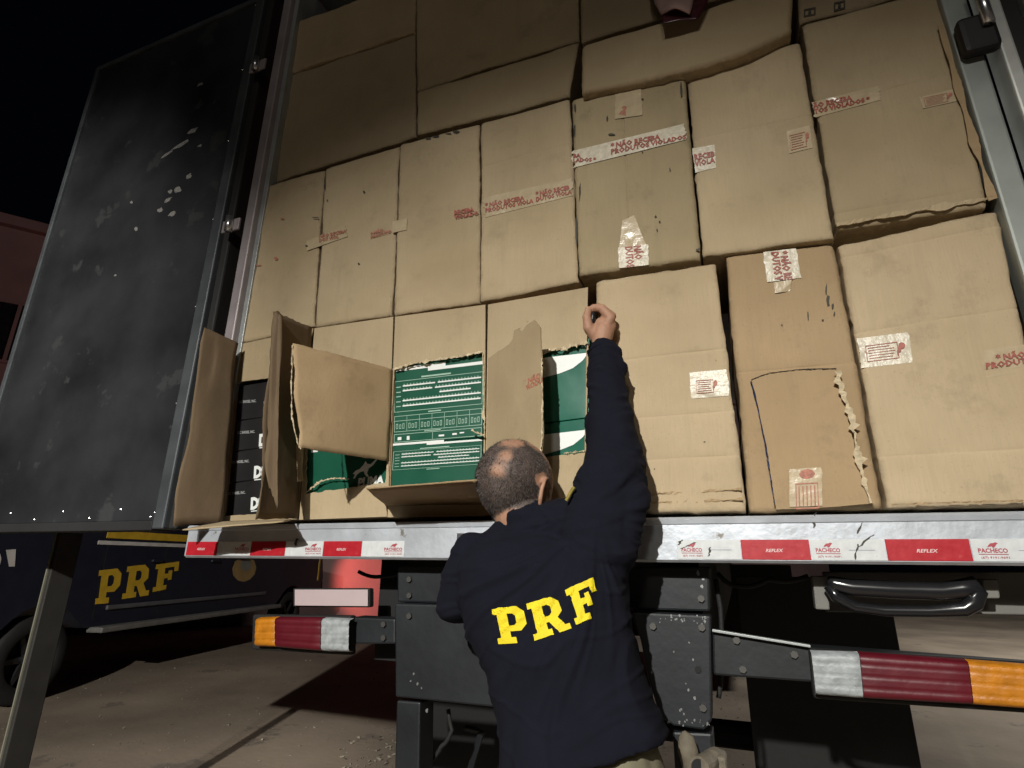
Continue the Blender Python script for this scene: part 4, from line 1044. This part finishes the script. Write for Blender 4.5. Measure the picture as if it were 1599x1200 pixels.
# shirt: loft + sleeves, one surface with folds
sh = MB()
loft(sh, [ringpx(775, 885, 834, -.18, .070, .9), ringpx(738, 950, 852, -.195, .095, .85), ringpx(724, 974, 885, YT, .112, .8), ringpx(727, 976, 930, YT, .122, .78), ringpx(740, 983, 985, YT-.003, .125, .78),
          ringpx(764, 1001, 1045, YT-.006, .118, .78), ringpx(785, 1018, 1105, YT-.010, .118, .78), ringpx(792, 1030, 1146, YT-.012, .128, .78, 1128), ringpx(793, 1040, 1196, YT-.012, .138, .78, 1150)])
chain(sh, [(neck0+Vector((-.03, .01, -.045)), .062), (shL+Vector((.02, 0, -.03)), .062)])
cone_caps(sh, neck0+Vector((.02, .01, -.04)), shR+Vector((-.03, 0, -.01)), .066, .072)
cone_caps(sh, neck0+Vector((.004, .010, -.020)), neck0+Vector((.005, .012, -.06)), .070, .074)
chain(sh, [(shL+Vector((.004, 0, -.012)), .062), (at(727, 905, -.195), .060), (elL+Vector((.004, 0, 0)), .053), (at(735, 945, -.13), .044)])
chain(sh, [(at(930, 860, -.21), .088), (at(938, 800, -.20), .082), (at(957, 745, -.185), .074), (elR+Vector((0, 0, -.01)), .060), (at(954, 650, -.155), .052), (at(948, 610, -.13), .048), (at(944, 575, -.105), .044), (at(943, 553, -.09), .040)])
cone_caps(sh, at(965, 578, -.105), at(958, 552, -.095), .025, .020)       # loose cuff
cone_caps(sh, at(978, 780, -.20), at(966, 850, -.215), .050, .044)        # cloth hanging under the arm
cone_caps(sh, at(926, 655, -.15), at(930, 700, -.16), .020, .016)
def ridge(x, w=.16):
    a_ = abs(x); return max(0., 1-a_/w)
def folds(co, nn):
    d = 0.
    dx = co.x-shR.x; dz = co.z-shR.z
    ang = math.atan2(dx, -dz); rad = math.hypot(dx, dz)
    wp = noise.noise(co*4.5)*.7
    if co.z < 1.66:
        k_ = min(1, max(0, rad-.03)/.10)*(1 if co.z < 1.56 else max(0, (1.66-co.z)/.10))
        d += ridge(noise.noise(Vector((ang*3.6+wp, rad*1.7, 3.1))), .22)*.013*k_
        d += ridge(noise.noise(Vector((ang*7+wp*2, rad*3.5, 13.1))), .16)*.006*k_
        d += noise.noise(Vector((co.x*7+wp, co.z*15+wp*2, co.y*6)))*.007
        # pull folds gathered at the arm pit and waist
        g_ = math.exp(-((co.x-at(975, 880, YT).x)**2+(co.z-at(975, 880, YT).z)**2)/.010)
        d -= g_*.012*(.5+noise.noise(Vector((co.x*10, co.z*40+wp, 1))))
        d += ridge(noise.noise(Vector((co.x*5+wp, co.z*13+wp*2.5, 21))), .10)*.006
    if co.z > 1.54:
        k_ = min(1, (co.z-1.54)/.08)
        wr = noise.noise(co*9); t = co.z + co.x*.9*noise.noise(Vector((co.z*4, 3, 3)))
        d += k_*(ridge(noise.noise(Vector((co.x*6, co.y*6, t*12+wr*1.5))), .25)*.012-.002)
        d += k_*(ridge(noise.noise(Vector((co.x*12, co.y*12, t*24+wr*2.0))), .2)*.005)
        g_ = math.exp(-((co.z-elR.z)/.05)**2); d += g_*.008*(noise.noise(Vector((co.x*10, co.y*10, co.z*38)))+.2)
    if co.z < 1.20: d += .007*noise.noise(Vector((co.x*20, co.z*5, 1)))
    return d*(.46 if co.z > 1.60 else .58)
shirt = remeshed(sh, 'shirt', M_shirt, bodyo, .0050, 9, feet, disp=folds)
cu = MB(); ca = at(943, 552, -.088); cb = at(943, 545, -.084)
ax = (cb-ca).normalized(); o1 = ax.orthogonal().normalized(); o2 = ax.cross(o1)
cu.tube([ca+(o1*math.cos(i*math.pi/8)+o2*math.sin(i*math.pi/8))*(.040+.002*math.sin(i*2.1)) for i in range(17)], .0055, 8)
cu.build('cuff', M_shirt, shirt, True)
# shirt lettering PRF, laid onto the cloth
PL = [[(0,1),(.75,1),(.95,.84),(.95,.50),(.75,.33),(.42,.33),(.42,.17),(.56,.17),(.56,0),(0,0),(0,.17),(.12,.17),(.12,.83),(0,.83)], [(.42,.82),(.58,.82),(.66,.75),(.66,.57),(.58,.50),(.42,.50)]]
RL = [[(0,1),(.75,1),(.93,.84),(.93,.56),(.76,.42),(.88,.17),(1.,.17),(1.,0),(.68,0),(.50,.36),(.42,.36),(.42,.17),(.52,.17),(.52,0),(0,0),(0,.17),(.12,.17),(.12,.83),(0,.83)], [(.42,.83),(.57,.83),(.64,.77),(.64,.60),(.57,.53),(.42,.53)]]
FL = [[(0,1),(1,1),(1,.64),(.82,.64),(.82,.82),(.42,.82),(.42,.60),(.58,.60),(.58,.70),(.74,.70),(.74,.34),(.58,.34),(.58,.43),(.42,.43),(.42,.17),(.56,.17),(.56,0),(0,0),(0,.17),(.12,.17),(.12,.83),(0,.83)]]
M_yel = mat('yellow_flock_letters', (.78, .62, .012), .75, var=.08, vs=60, bump=.3, bs=300)
dg = bpy.context.evaluated_depsgraph_get()
bvh = BVHTree.FromPolygons([v.co+feet for v in shirt.data.vertices], [tuple(p.vertices) for p in shirt.data.polygons])
def letter_on(poly, q):
    v, f = poly2mesh(poly)
    bm = bmesh.new(); vs = [bm.verts.new((p[0], p[1], 0)) for p in v]
    for x in f: bm.faces.new([vs[i] for i in x])
    for _ in range(4):
        es = [e for e in bm.edges if e.calc_length() > .07]
        if not es: break
        bmesh.ops.subdivide_edges(bm, edges=es, cuts=1); bmesh.ops.triangulate(bm, faces=bm.faces)
    bm.verts.index_update(); out = []
    for vv_ in bm.verts:
        u, v_ = vv_.co.x, 1-vv_.co.y
        x = (q[0][0]*(1-u)+q[1][0]*u)*(1-v_) + (q[3][0]*(1-u)+q[2][0]*u)*v_
        y = (q[0][1]*(1-u)+q[1][1]*u)*(1-v_) + (q[3][1]*(1-u)+q[2][1]*u)*v_
        d = ray(x, y).normalized(); h = bvh.ray_cast(CAM, d)
        p = h[0]+h[1]*(.0022 if h[1].dot(d) < 0 else -.0022) if h[0] else at(x, y, YT-.13)
        out.append(p)
    o = mesh('letter', out, [tuple(l.index for l in fc.verts) for fc in bm.faces], M_yel, shirt); bm.free()
    return o
letter_on(PL, [(768, 951), (819, 945), (832, 1003), (779, 1006)])
letter_on(RL, [(822, 943), (872, 929), (893, 982), (835, 1001)])
letter_on(FL, [(882, 922), (925, 902), (941, 958), (900, 976)])
# trousers, belt, boots
tr = MB()
cx_ = at(914, 1185, YT).x
loft(tr, [(at(915, 1125, YT-.01), UX*.125, UY*.095, .85), (at(915, 1165, YT-.01), UX*.145, UY*.118, .85), (Vector((cx_, YT-.005, .96)), UX*.185, UY*.140, .85), (Vector((cx_, YT, .88)), UX*.180, UY*.12, .85), (Vector((cx_, YT, .82)), UX*.15, UY*.09, .9)])
for sx in (-1, 1):
    hx_ = cx_+sx*.09
    chain(tr, [(Vector((hx_, YT, .90)), .098), (Vector((hx_+sx*.01, YT+.02, .50)), .075), (Vector((hx_+sx*.02, YT-.02, .12)), .066)])
remeshed(tr, 'trousers', M_trou, bodyo, .009, 6, feet, disp=lambda co, nn: .007*noise.noise(co*11)+.005*noise.noise(Vector((co.x*30, co.y*30, co.z*12))))
for sx in (-1, 1):
    hx_ = cx_+sx*.11
    bt = MB(); chain(bt, [(Vector((hx_, YT-.02, .22)), .058), (Vector((hx_, YT-.02, .055)), .055)]); chain(bt, [(Vector((hx_, YT-.03, .045)), .045), (Vector((hx_+sx*.015, YT+.14, .04)), .040)])
    remeshed(bt, 'boot', M_boot, bodyo, .006, 4, Vector((hx_, YT, 0)))
# radio / badge glint on the left shoulder and collar badge at the right
mb = MB(); slab_px(mb, [(716, 842), (744, 838), (746, 850), (722, 854)], -.40, -.37)
pb = MB(); pb.tube([at(884, 782, -.27), at(893, 766, -.27), at(897, 761, -.27)], .004, 8); pb.build('collar_badge', mat('gold_badge', (.45, .35, .08), .4, .5), bodyo)
# knife handle in the fist
mb = MB(); mb.tube([hp_(924, 512, HY-.004), hp_(925, 505, HY-.012), hp_(926, 490, HY-.012), hp_(926, 484, HY-.004)], [.006, .0095, .0095, .006], 12)
mb.tube([hp_(925, 500, HY-.02), hp_(926, 492, HY+.02), hp_(925, 478, HY+.07)], [.008, .010, .006], 10)
kn_ = mb.build('box_cutter', mat('black_plastic', (.01, .01, .011), .3, coat=.3), None, True)
tag(kn_, 'black box cutter gripped in the raised fist of the man', 'cutter')
# silver catch on the sill next to the shoulder
mb = MB(); c = at(736, 842, YB-.01); mb.tube([c+Vector((-.035, 0, 0)), c+Vector((.03, 0, .004))], .009, 10); mb.box(c.x-.045, c.x+.04, YB-.01, YB-.001, c.z-.018, c.z+.016)
mb.build('latch_catch', M_chrome, sill, bevel=.002)

# ================================================================= police vehicle
cd = ray(943, 868); cd.z = 0; cd.normalize()                # its long axis
Pw = atz(52, 1030, .42)                                     # near wheel centre, on the visible side
cn = Vector((cd.y, -cd.x, 0))                               # side normal towards the truck
if cn.dot(CAM-Pw) < 0: cn = -cn
ORG = Pw - cd*1.0; ORG.z = 0
def cl(s, o, z): return ORG + cd*s + cn*o + UZ*z            # s along, o outwards from the side skin, z up
M_navy = mat('navy_car_paint', (.012, .015, .028), .4, coat=.2, var=.1)
car = empty('police_car', ORG, 'dark navy police vehicle with yellow lettering, parked behind the truck door', 'police car')
WB = 4.9
def arch(s0, r, n=14): return [(s0+r*math.cos(math.pi*(1-i/n))*1.0, .42+r*math.sin(math.pi*(1-i/n))) for i in range(n+1)]
low = .66
prof = [(0, .75)] + [(1-.52, low)] + [p for p in arch(1.0, .52) if p[1] > low] + [(1+.52, low)] + [(1+WB-.52, low)] + [p for p in arch(1.0+WB, .52) if p[1] > low] + [(1+WB+.52, low), (6.95, .75), (7.05, 1.05), (6.95, 1.42), (5.4, 1.74), (0.0, 1.74)]
n = len(prof); Wd = 1.9
v, f = poly2mesh([prof], extrude=Wd/2)
vs = [cl(p[0], -Wd/2+p[2], p[1]) for p in v]
body_o = mesh('body', vs, f, M_navy, car); bv = body_o.modifiers.new('b', 'BEVEL'); bv.width = .05; bv.segments = 3; bv.limit_method = 'ANGLE'; bv.angle_limit = R_(60)
M_glass = mat('tinted_glass', (.02, .02, .025), .08, coat=.5)
v, f = poly2mesh([[(.05, 1.75), (.3, 2.3), (3.6, 2.36), (4.9, 1.75)]], extrude=.82)
mesh('cabin', [cl(p[0], -Wd/2+p[2], p[1]) for p in v], f, M_navy, car)
for (a, b, c_, d) in ((.28, .95, 1.0, .42), (1.05, 1.95, 1.95, 1.05), (2.05, 3.35, 2.75, 2.05)):
    vs = [cl(a, -.125, 1.80), cl(b, -.125, 1.80), cl(c_, -.125, 2.22), cl(d, -.125, 2.22)]
    vs += [p-cn*.01 for p in vs]; mesh('window', vs, [(0,1,2,3), (7,6,5,4), (0,4,5,1), (1,5,6,2), (2,6,7,3), (3,7,4,0)], M_glass, car)
def cbox(name, s0, s1, o0, o1, z0, z1, m, parent=car, bevel=.01):
    mb = MB(); mb.hexa([cl(s0, o0, z0), cl(s1, o0, z0), cl(s1, o0, z1), cl(s0, o0, z1), cl(s0, o1, z0), cl(s1, o1, z0), cl(s1, o1, z1), cl(s0, o1, z1)])
    return mb.build(name, m, parent, bevel=bevel)
M_carwhite = mat('white_car_stripe', (.6, .58, .56), .4); M_caryel = mat('yellow_car_stripe', (.60, .38, .03), .4)
cbox('white_stripe', 1.45, 5.0, 0.0, .006, 1.555, 1.60, M_carwhite)
cbox('yellow_stripe', 1.55, 5.0, 0, .006, 1.63, 1.72, M_caryel)
cbox('yellow_stripe', 6.8, 6.86, .0, .008, 1.0, 1.42, M_caryel)
cbox('door_moulding', 1.75, 5.0, 0, .03, .83, .88, mat('satin_grey_trim', (.10, .10, .11), .4))
cbox('running_board', 1.6, 5.3, -.05, .16, .60, .66, mat('grey_step', (.16, .155, .15), .5), bevel=.015)
cbox('bumper', 6.9, 7.2, -1.8, -.05, .65, 1.0, M_rubber, bevel=.05)
cbox('mirror', 3.35, 3.6, .05, .28, 1.55, 1.80, M_rubber, bevel=.04)
for s_ in (1.60, 2.55, 3.75): cbox('door_seam', s_, s_+.012, -.001, .002, .75, 1.54, M_chass, bevel=0)
for s_ in (2.30, 3.45): cbox('door_handle', s_, s_+.17, .0, .04, 1.36, 1.395, M_navy, bevel=.01)
for s_ in (1.0, 1.0+WB):
    c = cl(s_, -.12, .42); mb = MB(); n = 40
    pr = [(-.12, .24), (-.12, .36), (-.09, .41), (.07, .415), (.10, .38), (.11, .28), (.09, .26)]; m_ = len(pr)
    mb.add([c+cn*o_+(cd*math.cos(2*math.pi*k/n)+UZ*math.sin(2*math.pi*k/n))*r for k in range(n) for o_, r in pr], [(k*m_+i, k*m_+i+1, ((k+1) % n)*m_+i+1, ((k+1) % n)*m_+i) for k in range(n) for i in range(m_-1)])
    wo = mb.build('wheel', M_rubber, car, True)
    mb = MB()
    for k in range(6):
        a = 2*math.pi*k/6; d1 = cd*math.cos(a)+UZ*math.sin(a); d2 = cd*-math.sin(a)+UZ*math.cos(a)
        p = [c+cn*.04+d1*.03-d2*.035, c+cn*.04+d1*.03+d2*.035, c+cn*.07+d1*.26+d2*.02, c+cn*.07+d1*.26-d2*.02]
        mb.hexa([x-cn*.03 for x in p]+p)
    mb.tube([c-cn*.02, c+cn*.06], .06, 16); mb.build('rim', mat('dark_alloy', (.06, .06, .065), .35, .6), wo)
    mb = MB(); mb.tube([c-cn*.02, c-cn*.01], .25, 24); mb.build('brake_disc', M_chass, wo)
def carfn(x, y, off): return onplane(x, y, Pw+cn*(.003+off), cn)
for poly, q in ((PL, [(155, 891), (193, 887), (186, 941), (148, 944)]), (RL, [(199, 885), (236, 881), (232, 930), (190, 936)]), (FL, [(244, 882), (280, 877), (276, 917), (238, 925)])):
    decal('letter', poly2mesh(poly), q, M_caryel, car, carfn, .004)
decal('number', text2mesh('0', .05), [(-12, 861), (2, 861), (2, 885), (-12, 886)], M_carwhite, car, carfn, .004)
decal('number', text2mesh('1', .05), [(9, 859), (25, 858), (23, 885), (14, 885)], M_carwhite, car, carfn, .004)
bpoly = [(.1, .9), (.25, 1), (.5, .95), (.75, 1), (.9, .9), (1, .6), (.95, .3), (.75, .08), (.5, 0), (.25, .08), (.05, .3), (0, .6)]
decal('badge', poly2mesh([bpoly]), [(363, 874), (401, 872), (399, 908), (362, 910)], mat('gold_crest', (.32, .22, .09), .5), car, carfn, .003)
decal('badge', poly2mesh([[(.5+.5*math.cos(i*.5236), .5+.5*math.sin(i*.5236)) for i in range(12)]]), [(376, 873), (393, 872), (392, 892), (375, 893)], mat('grey_crest_centre', (.2, .2, .18), .5), car, carfn, .005)
lb = cbox('light_bar', 1.2, 1.5, -1.6, -.3, 2.38, 2.50, mat('red_beacon', (.8, .05, .04), .3, emit=(1, .06, .04), es=18), bevel=.03)
bl_ = bpy.data.lights.new('beacon', 'POINT'); bl_.energy = 22; bl_.color = (1, .10, .09); bl_.shadow_soft_size = .25
bo = bpy.data.objects.new('beacon_lamp', bl_); bo.location = cl(1.35, -.95, 2.72); link(bo, car)

gl = bpy.data.lights.new('red_wall_fill', 'SPOT'); gl.spot_size = R_(70); gl.spot_blend = .6; gl.energy = 420; gl.color = (1, .20, .17); gl.shadow_soft_size = .1  # unseen red spot added ahead of the vehicle to brighten the wall
go_ = bpy.data.objects.new('red_wall_fill_lamp', gl); go_.location = cl(7.6, .3, 1.2); tw = onplane(595, 905, A, nrm)
go_.rotation_euler = (tw-go_.location).to_track_quat('-Z', 'Y').to_euler(); link(go_, car)
# ================================================================= small things on the ground
M_pole = mat('lit_post_steel', (.16, .155, .12), .6, var=.2, vs=6)
p0 = at(100, 842, .35); p0b = at(76, 842, .35)
mb = MB(); mb.box(p0b.x+.055, p0b.x+.080, .35, .46, .0, p0.z+.03)
po = mb.build('steel_post', mat('shaded_post_steel', (.022, .021, .019), .6), None, bevel=.004)  # post colour darkened to read as its unlit side
mb = MB(); mb.box(p0b.x+.047, p0b.x+.0545, .345, .36, .0, p0.z+.03); mb.build('lit_edge', M_pole, po)  # lighter colour stands in for the lit face of the post
tag(po, 'plain upright steel post standing below the open truck door', 'post')
rs_ = MB(); rr_ = random.Random(5)
for k in range(420):
    x = rr_.uniform(530, 800); y = rr_.uniform(1150, 1260)
    c = atz(x, y, 0); r = rr_.uniform(.006, .028)
    vs = [c+Vector((rr_.uniform(-1, 1)*r, rr_.uniform(-1, 1)*r, abs(rr_.uniform(0, 1))*r*.7)) for _ in range(5)]
    rs_.add(vs, [(0, 1, 2), (0, 2, 3), (0, 3, 4), (1, 2, 3), (1, 3, 4), (0, 1, 4)])
for k in range(3200):
    c = Vector((rr_.uniform(-7.5, 1), rr_.uniform(.5, 8), 0)); r = rr_.uniform(.003, .010)*(2.2 if rr_.random() < .06 else 1)
    vs = [c+Vector((rr_.uniform(-1, 1)*r, rr_.uniform(-1, 1)*r, abs(rr_.uniform(0, 1))*r)) for _ in range(5)]
    rs_.add(vs, [(0, 1, 2), (0, 2, 3), (0, 3, 4), (1, 2, 3), (1, 3, 4), (0, 1, 4)])
ro_ = rs_.build('gravel', mat('pale_gravel', (.30, .27, .21), .9, var=.4, vs=3)); tag(ro_, 'loose pale gravel and litter scattered on the ground', 'gravel', kind='stuff')
